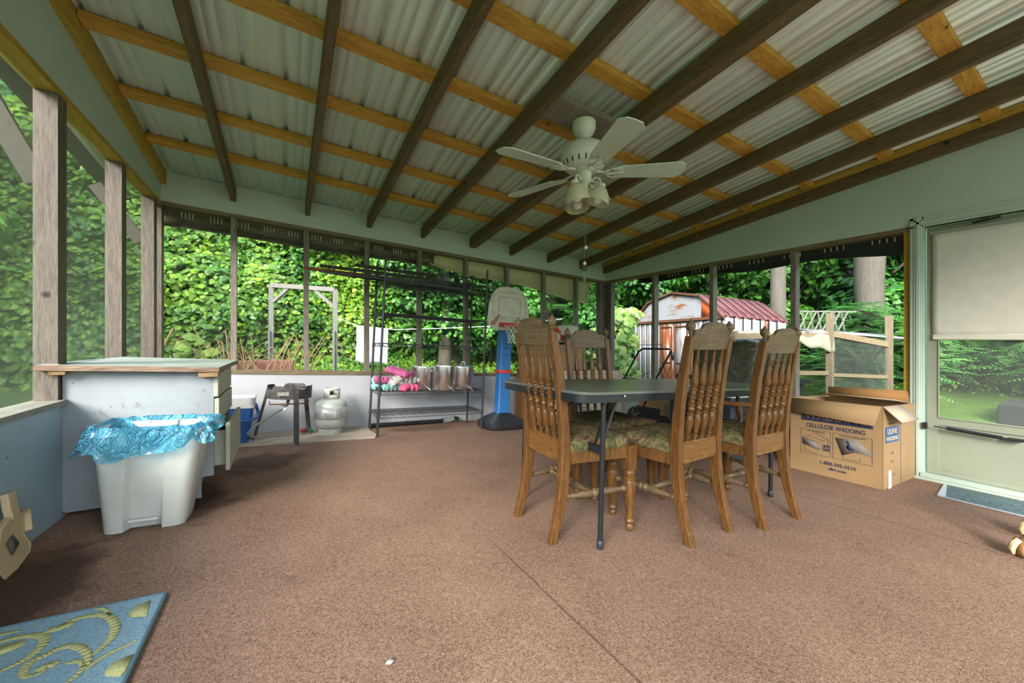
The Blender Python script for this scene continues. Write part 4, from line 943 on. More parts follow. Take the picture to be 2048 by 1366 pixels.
for nm in ('triA','leaf5'): RP.add([(x,y,.0125) for x,y in RUGP[nm]], [tuple(range(len(RUGP[nm])))[::-1]])
# the scrolls repeat further along the rug, toward the camera
for dy, sgn in ((-.46,1),):
    for nm in ('arc1','arc2','arc3','line4'):
        c = [(x-.05, y+dy) for x, y in curve(RUGP[nm]) if y+dy > -.93]; 
        if len(c) > 4: stroke(c, taper(len(c), .004, .011))
for dx in (-.42,):
    for nm in ('arc1','arc3'):
        c = [(x+dx, y-.12) for x, y in curve(RUGP[nm])]; c = [p for p in c if p[0] > -.84]
        if len(c) > 4: stroke(c, taper(len(c), .004, .011))
RP.build('scroll_pattern', M_['rugy'], rg, solid=.001)

# --- door mat strip and the claw-foot furniture leg at the right edge
mt = empty('door_mat', on_floor(4.39,.845)); tag(mt, 'thin teal-grey mat with a white edge on the carpet in front of the storm door', 'mat')
n = NM('teal_mat'); f = n.noise(n.coord(), 60, 3, .7); n.set(**{'Base Color': n.ramp(f, [(.35,rgb(52,76,84)),(.65,rgb(104,128,134))]), 'Roughness': .9}); 
MB().prism([(0,0),(-.03,-.75),(-.46,-.75),(-.42,-.055)], .001, .007).build('mat_pad', n.m, mt)
MB().prism([(.0,.0),(.0,.016),(-.43,-.035),(-.42,-.075)], .0015, .009).prism([(-.425,-.045),(-.465,-.75),(-.473,-.75),(-.433,-.04)], .0015,.009).build('white_edge', plain('mat_edge', rgb(186,196,206), .8), mt)
cw = empty('claw_foot_table', on_floor(3.50,.352)); tag(cw, 'carved tan claw-footed side table, only one foot showing at the right edge of the view', 'table')
M_['tancarved'] = wood('tan_carved_wood', rgb(120,88,54), rgb(168,132,88), rgb(196,164,116), 'Z', 1, .4)
c = MB()
def foot_ring(z, r, dx=0, lob=0): return [((r*(1+lob*math.cos(4*a)))*math.cos(a)+dx, (r*(1+lob*math.cos(4*a)))*math.sin(a), z) for a in [2*math.pi*i/24 for i in range(24)]]
c.loft([foot_ring(0,.022), foot_ring(.01,.034,0,.12), foot_ring(.03,.046,0,.18), foot_ring(.05,.046,0,.2), foot_ring(.068,.034,0,.15), foot_ring(.085,.026,-.005,.05), foot_ring(.12,.024,-.025), foot_ring(.17,.028,-.05), foot_ring(.25,.034,-.085), foot_ring(.37,.034,-.10)])
legs = [(0,0,0),(-.42,-.02,1),(-.42,-.46,2),(0,-.46,3)]
for lx, ly, q in legs:
    lg = c.build('carved_leg', M_['tancarved'], cw); lg.location = (lx, ly, 0); lg.rotation_euler = (0,0,math.pi/2 if q in (0,1) else -math.pi/2)
    for i in range(4):
        a = math.pi/4+i*math.pi/2; p = [(math.cos(a)*r, math.sin(a)*r, z) for r, z in ((.030,.085),(.048,.066),(.058,.040),(.052,.014))]
        MB().tube(p, [.012,.014,.013,.006], 8).build('claw', M_['dustpan'], lg)
MB().rbox(-.44,.0,-.42,-.09,.36,.43,.03).rbox(-.47,.03,-.45,-.07,.43,.455,.04).build('table_top', M_['tancarved'], cw, bevel=.005)

# crumpled scrap on the carpet at the bottom edge
sc_ = MB().add([(0,0,.0),(.012,.006,.006),(.020,-.003,.002),(.008,-.010,.005)], [(0,1,2,3)]).build('paper_scrap', M_['whiteplastic'], None, solid=.0012)
sc_.location = on_floor(.246,1.125,.003); sc_.scale = (1.3,1.3,1); tag(sc_, 'small pale scrap lying on the brown carpet at the bottom centre', 'scrap')

# --- text helper (writing on boxes)
def text(s, name, size, mat, parent, mtx, bold=0, align='CENTER', sx=1):
    cu = bpy.data.curves.new(name, 'FONT'); cu.body = s; cu.size = size; cu.align_x = align; cu.align_y = 'CENTER'; cu.extrude = .0006; cu.offset = bold
    o = bpy.data.objects.new(name, cu); COL.objects.link(o); bpy.context.view_layer.update()
    me = bpy.data.meshes.new_from_object(o.evaluated_get(bpy.context.evaluated_depsgraph_get())); bpy.data.objects.remove(o)
    me.materials.clear(); me.materials.append(mat); q = bpy.data.objects.new(name, me); COL.objects.link(q); q.parent = parent
    q.matrix_local = mtx @ Matrix.Diagonal((sx,1,1,1)); return q
def face_mtx(origin, xdir, zdir):
    x = Vector(xdir).normalized(); z = Vector(zdir).normalized(); y = z.cross(x)*-1; y = x.cross(z)*-1
    n_ = x.cross(z); m = Matrix((x, z, n_)).transposed().to_4x4(); m.translation = Vector(origin); return m
# --- large wadding carton
bxo = empty('cardboard_box', on_floor(3.735, 1.03)); tag(bxo, 'large open cardboard box of cellulose wadding standing beside the storm door', 'box')
BW_, BD, BH = .70, .60, .605    # x, y, height
T = .006
MB().box(0,T,0,BD,0,BH).box(BW_-T,BW_,0,BD,0,BH).box(0,BW_,0,T,0,BH).box(0,BW_,BD-T,BD,0,BH).box(0,BW_,0,BD,.0,.006).build('carton', M_['card'], bxo, bevel=.002)
def flap(pts, mat='card', nm='flap'): return MB().add(pts, [(0,1,2,3)]).build(nm, M_[mat], bxo, solid=.005)
flap([(0,.01,BH),(0,BD-.01,BH),(-.045,BD-.03,BH-.115),(-.045,.035,BH-.145)])
flap([(.0,0,BH),(.37,0,BH),(.44,-.085,BH-.10),(.045,-.09,BH-.105)], 'card_pale')
flap([(.02,BD,BH),(BW_-.02,BD,BH),(BW_-.05,BD+.10,BH-.12),(.05,BD+.1,BH-.12)], 'card')
flap([(BW_,.02,BH),(BW_,BD-.02,BH),(BW_+.015,BD-.01,BH+.085),(BW_+.01,.0,BH+.10)], 'card_in')
flap([(BW_-.015,.03,BH+.0),(BW_-.015,BD-.05,BH+.0),(BW_-.26,BD-.06,BH+.035),(BW_-.26,.05,BH+.03)], 'card_pale', 'inner_flap')
MB().box(.36,.366,-.0035,-.0015,0,BH).build('side_seam', M_['ink_grey'], bxo)
MB().box(.10,.155,-.0035,-.001,.0,.13).build('tape', M_['inkwhite'], bxo)
# front face is x=0 looking from -x ; text runs toward -y, up is +z
FX = lambda y, z: face_mtx((-.0012, y, z), (0,-1,0), (0,0,1))
SX = lambda x, z: face_mtx((x, -.0012, z), (1,0,0), (0,0,1))
MB().box(-.0022,-.0006,.055,.515,.430,.520).build('print_band', M_['ink'], bxo)
text('WADDING', 'print_text', .082, M_['card'], bxo, FX(.285,.476) @ Matrix.Translation((0,0,.0016)), .001)
text('CELLULOSE WADDING', 'print_text', .047, M_['ink'], bxo, FX(.29,.392), .001, sx=.78)
text('1-800-295-5510', 'print_text', .036, M_['ink'], bxo, FX(.27,.108), .0008)
text('uline.com', 'print_text', .030, M_['ink'], bxo, FX(.27,.070), .0008)
text('1. CARTON INNER BOX', 'print_text', .014, M_['ink'], bxo, FX(.42,.346), 0, sx=.9)
text('2. WRAP AND CUSHION PRODUCT', 'print_text', .013, M_['ink'], bxo, FX(.175,.346), 0, sx=.8)
pr_ = MB()
def ln2(pts, w=.002):
    for a, b in zip(pts[:-1], pts[1:]): pr_.bar((-.0012,a[0],a[1]), (-.0012,b[0],b[1]), w, .0012, (1,0,0))
for y0, y1 in ((.515,.315),(.298,.060)): ln2([(y0,.360),(y1,.360),(y1,.160),(y0,.160),(y0,.360)])
ln2([(.500,.290),(.415,.335),(.330,.300),(.400,.262),(.500,.290)]); ln2([(.40,.262),(.40,.205),(.505,.235),(.500,.290)]); ln2([(.330,.300),(.330,.250),(.40,.205)]); ln2([(.47,.305),(.36,.282)]); ln2([(.49,.228),(.49,.185),(.41,.165)])
ln2([(.235,.195),(.235,.172),(.13,.172),(.13,.195)])
pr_.build('print_lines', M_['ink'], bxo)
MB().add([(-.001,.51,.285),(-.001,.40,.258),(-.001,.385,.205),(-.001,.505,.232)], [(0,1,2,3)]).add([(-.001,.285,.325),(-.001,.145,.335),(-.001,.055,.225),(-.001,.16,.235),(-.001,.24,.195)], [(0,1,2,3,4)]).build('print_shade', M_['ink_grey'], bxo, solid=.001)
MB().add([(-.0015,.215,.315),(-.0015,.200,.312),(-.0015,.192,.285),(-.0015,.165,.262),(-.0015,.17,.245),(-.0015,.20,.245),(-.0015,.215,.262),(-.0015,.205,.288)], [tuple(range(8))]).build('print_vase', M_['ink'], bxo, solid=.0012)
MB().box(-.0022,-.0006,.318,.365,.205,.250).build('print_label', M_['ink'], bxo); text('ULI', 'print_text', .032, M_['card'], bxo, FX(.342,.228) @ Matrix.Translation((0,0,.0016)), .0006)
MB().box(.04,.32,-.0022,-.0006,.335,.450).build('side_label', M_['ink_blue'], bxo)
text('ULINE', 'print_text', .058, M_['card_pale'], bxo, SX(.18,.415) @ Matrix.Translation((0,0,.0016)), .001, sx=1.3)
text('WADDING', 'print_text', .042, M_['card_pale'], bxo, SX(.18,.362) @ Matrix.Translation((0,0,.0016)), .001, sx=1.2)
text('CONTENTS FOR USE', 'print_text', .016, M_['ink_grey'], bxo, SX(.18,.475)); text('S-486', 'print_text', .034, M_['ink_grey'], bxo, SX(.18,.255)); text('QTY', 'print_text', .030, M_['ink_grey'], bxo, SX(.18,.19)); text('1 30', 'print_text', .034, M_['ink_grey'], bxo, SX(.20,.09))

# --- stacked cartons and oddments in the far right corner
def carton(name, x, y, w, d, h, z, mat, label, yaw=0, group=None):
    o = empty(name, on_floor(x, y, z), yaw); tag(o, label, 'box', group)
    MB().box(0,w,0,d,0,h).build('carton', M_[mat], o, bevel=.003)
    MB().box(.0,w,d*.49,d*.51,h,h+.001).build('tape', M_['inkwhite'], o); return o
b = carton('cardboard_box', 3.00, 3.86, 1.06, .30, .70, .0, 'card_pale', 'tall pale cardboard box printed with a column of symbols, behind the far side chair')
for i in range(5): MB().add([(1.0+.012*math.cos(a), -.002, .63-.055*i+.012*math.sin(a)) for a in [q*math.pi/4 for q in range(8)]], [tuple(range(8))[::-1]]).build('printed_symbol', M_['ink_grey'], b)
MB().box(.98,.983,-.002,-.0005,.02,.69).build('printed_line', M_['ink_grey'], b)
for i, z in enumerate((.60,.55,.50)): MB().box(.16,.9,-.002,-.0005,z,z+.003).build('printed_line', M_['ink_grey'], b)
for i, z in enumerate((.30,.27,.22,.19)): MB().box(.30,.46+.05*(i%2),-.002,-.0005,z,z+.008).build('printed_line', M_['ink'], b)
MB().box(.20,.27,-.0025,-.0005,.12,.34).build('printed_block', M_['ink'], b)
b = carton('cardboard_box', 2.78, 4.18, .90, .36, .34, .705, 'card', 'brown carton with slanted lettering lying on top of a pale one near the corner post', 0)
for i in range(7):
    text('ANBOX'[0:5], 'print_text', .045, M_['ink_grey'], b, face_mtx((.09+.13*i,-.0012,.20+.05*(i%2)), (.5,0,.86), (-.86,0,.5)))
carton('cardboard_box', 2.74, 4.17, .96, .39, .70, 0, 'card_in', 'brown carton underneath the lettered one by the far wall')
lp = MB().add([(0,0,0),(.9,-.03,.0),(.93,.34,.02),(.03,.36,.01)], [(0,1,2,3)]).build('cardboard_sheet', M_['card_pale'], None, solid=.008)
lp.location = on_floor(2.78,4.14,1.06); tag(lp, 'loose flat pale cardboard sheet on top of the stacked cartons', 'cardboard')
ls = empty('lamp_shade', on_floor(3.48,4.33,1.075)); tag(ls, 'cream drum lamp shade standing on the cartons in front of the far screens', 'lamp shade')
MB().lathe([(.165,0),(.145,.24)], None, 28, False).build('shade', plain('cream_shade', rgb(214,208,186), .8), ls, solid=.004)
MB().tube([(.166*math.cos(a),.166*math.sin(a),0) for a in [q*.262 for q in range(24)]], .003, 5, closed=True).tube([(.146*math.cos(a),.146*math.sin(a),.24) for a in [q*.262 for q in range(24)]], .003, 5, closed=True).build('rim', M_['card_pale'], ls)
rl = MB().tube([(0,0,0),(.62,.02,.0)], .055, 14).build('rolled_rug', plain('brown_roll', rgb(84,66,54), .9)); rl.location = on_floor(3.20,4.22,1.125); rl.rotation_euler = (0,math.atan(K),0)
tag(rl, 'dark brown roll lying on the cartons below the lamp shade', 'roll')
ty = empty('toy', on_floor(2.98,4.05,1.07)); tag(ty, 'small red, white and yellow plastic toy on the cartons beside the nearest chair back', 'toy')
MB().tube([(0,0,.02),(.01,0,.14),(.07,0,.19),(.13,0,.14),(.14,0,.02)], .026, 10).build('red_handle', M_['red'], ty)
MB().lathe([(.01,0),(.055,.01),(.065,.06),(.05,.11),(.01,.125)], Matrix.Translation((.065,0,.0)), 14).build('body', M_['whiteplastic'], ty)
MB().lathe([(.003,0),(.03,.01),(.035,.035),(.003,.05)], Matrix.Translation((.03,.0,.165)), 12).build('knob', plain('yellow_plastic', rgb(226,206,60), .4), ty)
b = carton('cardboard_box', 4.02, 2.93, .40, .60, .55, 0, 'card', 'brown carton marked 30 under the table, against the right wall')
FB = lambda y, z: face_mtx((-.0012, y, z), (0,-1,0), (0,0,1))
text('30', 'print_text', .085, M_['ink'], b, FB(.46,.42), .001)
pl = MB()
for a, c_ in (((.50,.34),(.42,.34)),((.50,.34),(.50,.16)),((.42,.34),(.42,.16)),((.50,.16),(.42,.16))): pl.bar((-.0012,a[0],a[1]), (-.0012,c_[0],c_[1]), .003, .0012, (1,0,0))
pl.build('printed_bottle', M_['ink_grey'], b)
pts = [(math.cos(a)*.085, math.sin(a)*.085) for a in [math.radians(60+q*14) for q in range(15)]]+[(math.cos(a)*.035+.02, math.sin(a)*.035-.03) for a in [math.radians(270-q*14) for q in range(13)]]
MB().add([(-.0015,.12-x,.28+z) for x,z in pts], [tuple(range(len(pts)))]).build('printed_hook', M_['ink_grey'], b, solid=.0012)
# --- lawn mower
mw = empty('lawn_mower', on_floor(4.02,3.50)); tag(mw, 'push mower with a bent tube handle beside the right wall, wheel showing under the table', 'lawn mower')
wm = MB()
for z_, y_ in ((.115,.0),):
    m4 = Matrix.Translation((-.0,.08,.125)) @ Matrix.Rotation(math.pi/2,4,'Y')
wh = MB().lathe([(.085,-.02),(.118,-.024),(.125,-.012),(.125,.012),(.118,.024),(.085,.02)], m4, 28).build('wheel', M_['blackplastic'], mw)
hb = MB().lathe([(.02,-.03),(.02,.03)], m4, 12)
for q in range(5): a = q*1.257; hb.bar((-.012,.08,.125), (-.012,.08+.1*math.cos(a),.125+.1*math.sin(a)), .022, .012)
hb.build('hub', plain('grey_hub', rgb(116,118,118), .5), wh)
MB().rbox(-.02,.40,-.35,.10,.13,.27,.08).lathe([(.10,0),(.12,.05),(.1,.14),(.02,.16)], Matrix.Translation((.19,-.12,.27)), 18).build('deck', M_['black'], mw, bevel=.01)
for y in (-.38,): MB().lathe([(.085,-.02),(.1,-.02),(.1,.02),(.085,.02)], Matrix.Translation((.0,y,.10)) @ Matrix.Rotation(math.pi/2,4,'Y'), 20).build('wheel', M_['blackplastic'], mw)
hp = [(-.02,.10,.25),(-.02,.22,.60),(-.03,.02,1.0),(-.03,-.02,1.03),(.0,-.40,1.03),(.0,-.43,1.0),(-.06,-.36,.80),(-.10,-.30,.62),(-.1,-.28,.30)]
MB().tube([(-.02,.16,.30),(-.02,.26,.62),(-.03,.02,.985),(-.03,-.05,1.02),(.0,-.42,1.02),(.0,-.46,1.0),(-.03,-.36,.80),(-.05,-.20,.50),(-.05,-.1,.28)], .0125, 10).build('handle', M_['black'], mw)
MB().tube([(-.02,.02,.94),(-.02,.06,1.03),(-.02,.02,1.07),(0,-.30,1.08),(0,-.38,1.04)], .004, 6).tube([(-.03,-.33,.77),(.0,-.1,.70),(.02,.15,.62)], .003, 5).build('control_bar', M_['black'], mw)
MB().lathe([(.004,0),(.018,.004),(.018,.02),(.004,.024)], Matrix.Translation((-.055,-.34,.77)) @ Matrix.Rotation(1.57,4,'Y'), 10).build('knob', M_['blackplastic'], mw)
# --- covered grill against the right wall
gl = empty('covered_grill', on_floor(3.97,2.02)); tag(gl, 'barbecue under a drooping dark olive cover behind the near side chairs', 'grill')
n = NM('grill_cover'); f = n.noise(n.coord(), 4, 4, .6, 1.0); n.set(**{'Base Color': n.ramp(f, [(.3,rgb(52,56,42)),(.7,rgb(78,80,62))]), 'Roughness': .38, 'Specular IOR Level': .6}); n.bump(n.noise(n.coord(), 5, 4, .6, 2), .8, .05)
def cov(sx, sy, z, w=0): 
    o = []
    for k in range(40):
        a = 2*math.pi*k/40; p = .42; ux = math.copysign(abs(math.cos(a))**p, math.cos(a)); uy = math.copysign(abs(math.sin(a))**p, math.sin(a))
        o.append((.21+ux*sx+w*.02*math.sin(a*7), .30+uy*sy+w*.02*math.cos(a*5), z+w*.02*math.sin(a*6)))
    return o
MB().loft([cov(.22,.40,.48,1), cov(.24,.43,.62,1.2), cov(.23,.44,.85,1), cov(.235,.44,1.0,.6), cov(.20,.40,1.09,.5), cov(.12,.3,1.13,.4), cov(.01,.02,1.135,0)], None, False).build('cover', n.m, gl, solid=.004)
for x, y in ((.04,-.05),(.38,-.05),(.04,.62),(.38,.62)): MB().box(x,x+.03,y,y+.03,0,.55).build('leg', M_['black'], gl)
MB().box(.03,.42,-.05,.66,.50,.62).build('firebox', M_['black'], gl)
# black printed carton/shelf end next to grill, and the long grey-lidded deck box in front
db = empty('deck_box', on_floor(3.42,1.95)); tag(db, 'dark blue-grey storage box with a pale grey lid behind the two near side chairs', 'storage box')
MB().rbox(.0,.50,.0,.66,.0,.57,.03).build('body', plain('slate_plastic', rgb(44,54,62), .5), db)
MB().rbox(-.02,.52,-.02,.68,.57,.60,.03).rbox(-.01,.51,-.01,.67,.60,.625,.03).build('lid', plain('pale_grey_lid', rgb(172,182,180), .35), db, bevel=.004)
bc = empty('carton', on_floor(4.03,2.62,.555), .05); bc.name = 'black_carton'; tag(bc, 'small black printed box on the carton marked 30, in front of the rusty shed', 'box')
MB().box(0,.30,.0,.34,.0,.17).build('box_body', M_['blackplastic'], bc, bevel=.004)
for i in range(6): MB().box(-.0015,-.0003,.20-.0,.30-.02*(i%3),.13-.018*i,.134-.018*i).build('printed_line', M_['inkwhite'], bc)

# --- plywood scrap, cooler, burner, tank
pb = MB().prism([(-.42,.0),(.76,-.072),(.80,.0),(.77,.30),(.83,.52),(.60,.54),(-.46,.52)], 0, .014).build('plywood_board', wood('pale_plywood', rgb(140,124,106), rgb(182,168,150), rgb(204,194,178), 'X', .5, .8, .3), None, bevel=.002)
pb.location = on_floor(.02,4.085,0); pb.rotation_euler = TILT; tag(pb, 'pale worn plywood board on the carpet under the burner and gas tank', 'board')
ck = empty('cooler', on_floor(-.66,4.14,.015)); tag(ck, 'blue and white cooler with its handle down behind the cabinet', 'cooler')
MB().loft([[(x,y,z) for x,y in ((.01+i_,.01+i_),(.40-i_,.01+i_),(.40-i_,.27-i_),(.01+i_,.27-i_))] for z, i_ in ((.0,.02),(.31,.0))], None, True, False).build('body', M_['bluegrey'], ck, bevel=.02)
MB().rbox(.0,.41,.0,.28,.31,.335,.03).rbox(.0,.41,.0,.28,.335,.40,.05).build('lid', M_['whiteplastic'], ck, bevel=.008)
MB().box(.395,.41,.11,.17,.24,.42).build('hinge', M_['whiteplastic'], ck, bevel=.004)
MB().tube([(.41,.14,.33),(.44,.08,.26),(.43,.02,.22),(.36,-.02,.20),(.06,-.02,.20),(-.01,.02,.22)], .013, 8).build('handle', M_['bluegrey'], ck)
bu = empty('propane_burner', on_floor(.02,4.26,.015)); tag(bu, 'blackened round cast burner on flat steel legs standing on the plywood', 'burner')
ring = MB(); NR = 64
def ro(r, z, cut): 
    return [(r*math.cos(a), r*math.sin(a), z-(cut*.032*max(0, min(1, (abs(math.sin(a*2+.6))-.80)*8)))) for a in [2*math.pi*i/NR for i in range(NR)]]
ring.loft([ro(.188,.385,0), ro(.188,.505,1), ro(.184,.505,1), ro(.184,.385,0), ro(.188,.385,0)], None, False)
ring.build('wind_guard', M_['iron'], bu)
gt = MB()
for a in (0.4,1.45,2.5): gt.bar((.183*math.cos(a),.183*math.sin(a),.478), (-.183*math.cos(a),-.183*math.sin(a),.478), .012, .012)
gt.lathe([(.02,.38),(.06,.385),(.065,.41),(.03,.425)], None, 18); gt.build('grate', M_['iron'], bu)
for a in (2.88,.785,-1.31):
    ca, sa = math.cos(a), math.sin(a)
    lg = MB().bar((.186*ca,.186*sa,.47), (.275*ca,.275*sa,.004), .042, .014, (ca,sa,0)); lg.bar((.275*ca,.275*sa,.003), (.32*ca,.32*sa,.003), .034, .005); lg.build('leg', M_['iron'], bu)
MB().tube([(-.16,-.08,.36),(-.16,-.1,.335),(.16,-.1,.335),(.16,-.06,.36)], .006, 6).tube([(0,0,.39),(-.02,-.16,.335),(-.03,-.24,.335)], .014, 8).build('gas_pipe', M_['rusty'], bu)
MB().lathe([(.01,0),(.03,.003),(.03,.012),(.01,.016)], Matrix.Translation((-.05,-.255,.33)) @ Matrix.Rotation(1.2,4,'X'), 16).build('air_shutter', M_['steel'], bu)
MB().box(-.10,-.01,-.192,-.186,.42,.455).build('plate', plain('worn_plate', rgb(176,172,160), .5, .3, .3, 40), bu)
hs = MB().tube([(-.03,-.26,.33),(-.13,-.30,.27),(-.25,-.30,.18),(-.30,-.26,.11),(-.27,-.18,.065),(-.16,-.08,.04),(-.02,.02,.022),(.12,.10,.02)], .010, 8).build('hose', plain('grey_hose', rgb(150,150,144), .5), bu)
MB().lathe([(.006,0),(.03,.006),(.034,.03),(.02,.045),(.006,.05)], Matrix.Translation((.14,.11,.012)), 14).build('regulator', plain('dull_red', rgb(120,36,36), .5), hs)
MB().lathe([(.006,0),(.022,.004),(.022,.03),(.006,.036)], Matrix.Translation((.20,.14,.01)), 12).build('coupling', plain('green_plastic', rgb(48,110,80), .5), hs)
tk = empty('propane_tank', on_floor(.40,4.36,.015)); tag(tk, 'grey-white gas cylinder with silver label standing on the plywood by the shelf', 'gas tank')
MB().lathe([(.02,.045),(.09,.05),(.128,.07),(.148,.11),(.152,.15),(.152,.27),(.146,.305),(.12,.335),(.075,.352),(.05,.356),(.02,.357)], None, 36).build('cylinder', M_['tank'], tk)
MB().lathe([(.100,.0),(.104,.0),(.108,.05),(.104,.055)], None, 30, False).build('foot_ring', M_['tank'], tk, solid=.003)
cl_ = MB(); 
for i in range(44):
    a0, a1 = 2*math.pi*i/48+math.pi/2+.25, 2*math.pi*(i+1)/48+math.pi/2+.25; r = .074; hole = -2.1 < ((a0+math.pi) % (2*math.pi))-math.pi < -1.05
    for z0, z1 in (((.355,.395),(.435,.462)) if hole else ((.355,.462),)): cl_.add([(r*math.cos(a0),r*math.sin(a0),z0),(r*math.cos(a1),r*math.sin(a1),z0),(r*math.cos(a1),r*math.sin(a1),z1),(r*math.cos(a0),r*math.sin(a0),z1)], [(0,1,2,3)])
cl_.build('collar', M_['tank'], tk, solid=.004)
MB().lathe([(.012,.355),(.016,.37),(.014,.40),(.02,.41),(.02,.425),(.004,.43)], None, 12).tube([(0,0,.395),(-.05,-.02,.395)], .009, 8).build('valve', plain('brass', rgb(132,100,60), .4, .7), tk)
lb = MB(); lb.loft([[(.1535*math.cos(a),.1535*math.sin(a),z) for a in [math.radians(-170+7.5*i) for i in range(22)]] for z in (.155,.275)], None, False, True, False); lb.build('label', M_['tanklabel'], tk, solid=.001)
lt = MB()
for i in range(7):
    for a0 in (-118,-78): 
        aa = [math.radians(a0+j*6) for j in range(5 if i % 3 else 6)]; lt.loft([[(.1548*math.cos(a),.1548*math.sin(a),z) for a in aa] for z in (.262-.013*i,.266-.013*i)], None, False, True, False)
lt.build('label_print', M_['ink_grey'], lb and tk, solid=.0006)

# --- wire shelf
WX0, WX1, WY0, WY1 = .81, 1.99, 4.07, 4.49
ws = empty('wire_shelf', on_floor(WX0, WY0)); tag(ws, 'tall dark wire shelving unit in front of the far screens', 'shelf')
WW, WD = WX1-WX0, WY1-WY0
for x in (0, WW):
    for y in (0, WD):
        MB().tube([(x,y,0),(x,y,1.88)], .0125, 10).build('upright', M_['wire'], ws)
for z in (.215,.455,.955,1.27,1.60):
    s_ = MB()
    for (p, q) in (((0,0),(WW,0)),((0,WD),(WW,WD)),((0,0),(0,WD)),((WW,0),(WW,WD))):
        s_.tube([(p[0],p[1],z),(q[0],q[1],z)], .0032, 5); s_.tube([(p[0],p[1],z-.032),(q[0],q[1],z-.032)], .0032, 5)
        L_ = math.hypot(q[0]-p[0], q[1]-p[1]); nn = max(4, int(L_/.036)); 
        zz = [(p[0]+(q[0]-p[0])*i/nn, p[1]+(q[1]-p[1])*i/nn, z-(.032 if i % 2 else 0)) for i in range(nn+1)]; s_.tube(zz, .0020, 4)
    nn = 46 if z < .5 else 34
    for i in range(1, 15): s_.tube([(0,WD*i/15,z+.003),(WW,WD*i/15,z+.003)], .0016, 4)
    for i in range(1, 5): s_.tube([(WW*i/5,0,z),(WW*i/5,WD,z)], .0026, 4)
    for x in (0, WW):
        for y in (0, WD): s_.lathe([(.0125,-.038),(.017,-.036),(.015,.004),(.0125,.006)], Matrix.Translation((x,y,z)), 10, False)
    s_.build('wire_rack', M_['wire'], ws)
# bundle of rods and sticks on the top rack
rod = MB().tube([(0,0,0),(1.55,.05,.0)], .009, 6).build('long_rod', M_['black']); index_kids(rod)
RG = 'rods and sticks piled on the top rack'
specs = [(.55,4.20,1.70,.00,.00),(.42,4.12,1.64,.02,-.01),(.36,4.30,1.66,.03,.01),(.28,4.10,1.63,-.02,.00),(.70,4.36,1.73,.0,-.015),(.60,4.26,1.68,-.03,.01),(.76,4.15,1.66,.04,-.005),(.82,4.40,1.64,-.01,.005),(.66,4.33,1.78,-.02,-.03)]
for i, (x, y, z, a, b_) in enumerate(specs):
    o = rod if i == 0 else copy_tree(rod); o.location = on_floor(x, y, z-.012); o.rotation_euler = (0, math.atan(K)+b_, a); 
    tag(o, 'thin dark rod on the shelf top, '+('in the middle of the pile','second lowest, near the front edge','reaching furthest left at the back','lowest and frontmost','near the back, sloping down','starting just right of the front upright','reaching right but for one','reaching furthest right, toward the hoop','highest of all, sloping down right')[i], 'rod', RG)
for i, (x, y, z, l, a, m) in enumerate(((.16,4.16,1.645,1.05,.03,'rusty'),(.30,4.24,1.70,1.2,-.02,'bark'),(.62,4.22,1.75,.9,.05,'bark'))):
    o = MB().bar((0,0,0),(l,.03,.01),.035,.028).build('wooden_stick', M_[m], None, bevel=.002); o.location = on_floor(x, y, z); o.rotation_euler = (0, math.atan(K), a)
    tag(o, ('rust-brown stick jutting furthest left from the top rack','rough grey-brown stick above the rust-brown one on the top rack','short rough stick lying uppermost on the top rack')[i], 'stick')
cw_ = MB()
for i in range(9):
    x, y, r = R_.uniform(.1,.95), R_.uniform(.06,.35), R_.uniform(.03,.08); 
    cw_.tube([(x+r*math.cos(a)*1.6, y+r*math.sin(a), 1.64+.03*math.sin(a*2+i)+.004*i) for a in [q*.42 for q in range(15)]], .003, 4, closed=True)
for i in range(16):
    x = R_.uniform(.0,.9); cw_.tube([(x,R_.uniform(.02,.4),1.615+R_.random()*.12),(x+R_.uniform(.15,.4),R_.uniform(.02,.4),1.615+R_.random()*.12)], R_.uniform(.002,.005), 4)
o = cw_.build('tangled_wire', M_['wire']); o.location = ws.location; o.rotation_euler = ws.rotation_euler; tag(o, 'tangle of loops and loose wire among the rods on the top rack', 'wire', kind='stuff')
# stainless pots
def pot(x, y, r, h, label, lid=0, tap=True):
    p = empty('stock_pot', on_floor(x, y, .459)); tag(p, label, 'pot', None)
    MB().lathe([(.01,.002),(r*.96,.0),(r,.008),(r,h),(r+.006,h+.003),(r+.006,h-.003),(r-.003,h-.002),(r-.003,.012),(.01,.008)], None, 40, False).build('body', M_['steel'], p)
    for sx in (-1,1): MB().tube([(sx*(r),-.03,h-.05),(sx*(r+.028),-.03,h-.052),(sx*(r+.028),.03,h-.052),(sx*r,.03,h-.05)], .0035, 6).build('handle', M_['steel'], p)
    if lid: 
        ld = MB().lathe([(r+.010,h+.002),(r+.008,h+.010),(r*.8,h+.02),(r*.3,h+.034),(.01,h+.037)], None, 40).build('lid', M_['steel'], p)
        MB().tube([(-.025,0,h+.034),(-.02,0,h+.062),(.02,0,h+.062),(.025,0,h+.034)], .0035, 6).build('lid_handle', M_['steel'], ld)
    else: MB().lathe([(r-.004,h-.01),(r*.5,h-.012),(.01,h-.012)], None, 30).build('lid', M_['steel'], p)
    if tap: MB().tube([(.02,-r,.03),(.025,-r-.05,.025)], .007, 8).tube([(.025,-r-.05,.025),(.05,-r-.065,-.0)], .005, 8).tube([(.03,-r-.035,.03),(.03,-r-.035,.055)], .004, 6).build('spigot', M_['steel'], p)
pot(1.335,4.30,.120,.245,'stainless steel pot left of the two bigger ones, partly behind the egg cartons')
pot(1.565,4.19,.132,.262,'stainless steel pot in the middle with a spigot and flat top')
pot(1.815,4.24,.132,.255,'stainless steel pot at the right end of the shelf with a domed lid', 1)
